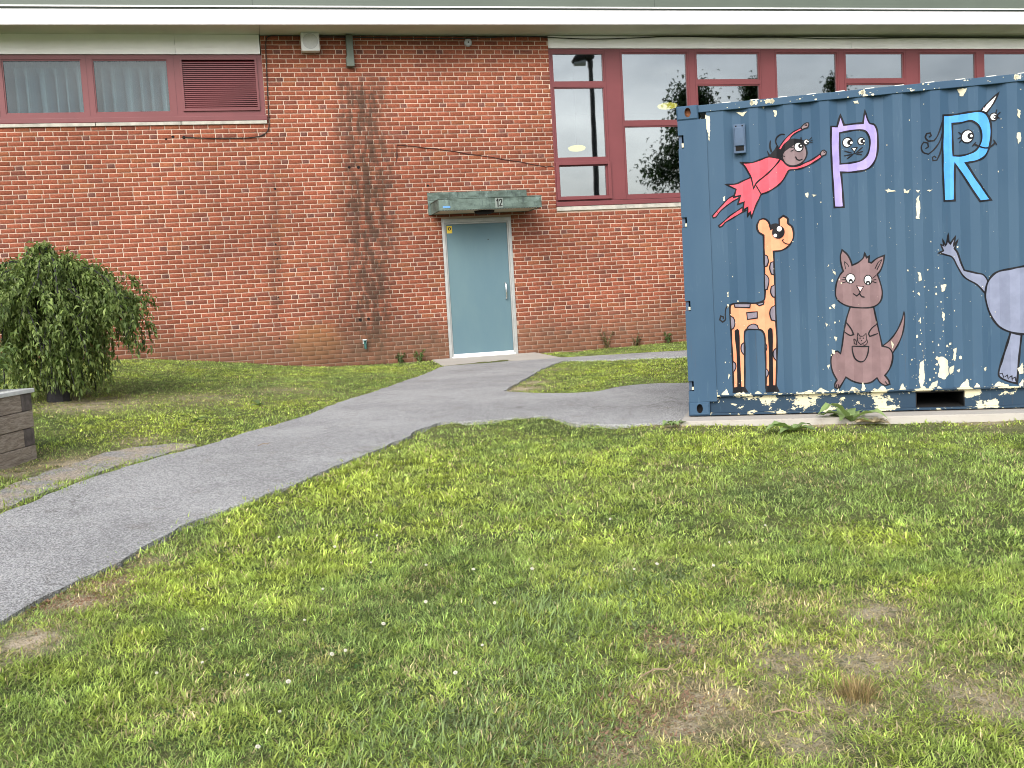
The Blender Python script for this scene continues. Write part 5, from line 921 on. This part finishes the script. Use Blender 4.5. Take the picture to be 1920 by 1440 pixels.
# straw and dead stems
def straw(n, cx_, cy_, rad):
    x = rg.normal(cx_, rad, n); y = rg.normal(cy_, rad, n); k = lawn_ok(x, y, 0) ; x, y = x[k], y[k]; n = len(x)
    add(*blades(x, y, rg.uniform(.015, .065, n), rg.uniform(.0016, .0034, n), rg.uniform(0, 6.283, n), rg.uniform(1.1, 1.52, n), np.array([.46, .38, .24]) * rg.uniform(.6, 1.25, (n, 1)), .12))
for b_ in BARE: straw(int(1500 * (b_[2] / .3) ** 1.6), b_[0], b_[1], b_[2] * .8)
straw(700, -1.55, -8.0, .22); straw(300, -1.2, -7.6, .25); straw(300, -.4, -7.2, .3)
lawn = bigmesh('grass', np.concatenate(GV), np.concatenate(GQ), np.concatenate(GT), M['grass'], np.concatenate(GC_)); tag(lawn, 'mown patchy green lawn around the asphalt path', 'grass', kind='stuff')
# orange-brown dead tuft
t_x, t_y = 1.84, -13.19; n_ = 300; x = t_x + rg.normal(0, .030, n_); y = t_y + rg.normal(0, .030, n_); az = np.arctan2(y - t_y, x - t_x) + rg.normal(0, .5, n_)
V, q, t, c = blades(x, y, rg.uniform(.04, .09, n_), rg.uniform(.0018, .0032, n_), az, np.abs(rg.normal(.45, .35, n_)), np.array([.34, .255, .13]) * rg.uniform(.55, 1.4, (n_, 1)), .3)
tag(bigmesh('dry_grass_tuft', V, q, t, M['grass'], c), 'round orange-brown dead grass tuft in the near lawn at the right', 'grass tuft')
# white clover heads
m_ = MB(); rgm = random.Random(5)
M['clover'] = plain('clover_white', (.72, .70, .62), .8, .1, 60); fl = MB(); fl.tube([(0, 0, 0), (.002, .001, .03), (0, .002, .055)], .0011, 5, 1)
for k in range(34):
    th, ph = math.acos(1 - 2 * (k + .5) / 34), k * 2.4; d = Vector((math.sin(th) * math.cos(ph), math.sin(th) * math.sin(ph), math.cos(th))); c = Vector((0, .002, .06)); s_ = d.orthogonal().normalized() * .0028; fl.face([c + d * .002 - s_, c + d * .002 + s_, c + d * .0095 + s_ * .5, c + d * .0095 - s_ * .5]); s_ = d.cross(s_).normalized() * .0028; fl.face([c + d * .002 - s_, c + d * .002 + s_, c + d * .0095 + s_ * .5, c + d * .0095 - s_ * .5])
SPOT = [(.02,-12.55),(.17,-12.35),(-.13,-12.42),(.24,-12.3),(-.28,-12.25),(-.02,-12.75),(.4,-12.1),(.62,-11.9),(.1,-11.9),(.45,-11.2),(.7,-11.35),(.9,-11.5),(.3,-10.9),(.55,-10.75),(1.15,-11.6),(1.6,-11.75),(1.72,-11.72),(1.95,-11.85),(2.2,-11.5),(1.4,-11.1),(.2,-11.55),(-.3,-11.9),(-.45,-12.3),(.75,-12.4),(.9,-12.0),(1.8,-10.9),(2.5,-11.3),(.05,-10.6),(-.1,-13.0),(.6,-12.65)]
base = fl.build('clover_flower', [M['clover'], M['leafstem']])
for i, (x, y) in enumerate(SPOT):
    o = base if i == 0 else base.copy()
    if i: COL.objects.link(o)
    o.location = (x, y, gz(x, y)); o.rotation_euler = (rgm.uniform(-.3, .3), rgm.uniform(-.3, .3), rgm.uniform(0, 6)); s_ = rgm.uniform(.6, .95); o.scale = (s_, s_, s_ * rgm.uniform(.6, .9)); tag(o, 'small round white clover flower head dotted in the near lawn', 'clover flower', 'clover flowers in the lawn')
# a few dry twigs and leaves lying about
def twig(x, y, L, az, label, c=(.30, .22, .14), z=.03):
    m_ = MB(); m_.tube([(-L / 2, 0, z), (-L * .1, .012, z + .008), (L * .2, -.006, z + .004), (L / 2, .01, z + .01)], [.003, .0035, .003, .0015], 6); o = m_.build('twig', plain('dry_twig', c, .8)); o.location = (x, y, gz(x, y)); o.rotation_euler = (0, 0, az); tag(o, label, 'twig')
twig(1.55, -13.28, .12, -.5, 'short pale straw twig on the bare patch near the dead tuft'); twig(1.28, -12.85, .14, .2, 'thin pale stalk lying left of the dead orange tuft'); twig(.0, -7.75, .10, .4, 'small dry brown twig on the near asphalt', z=.024)
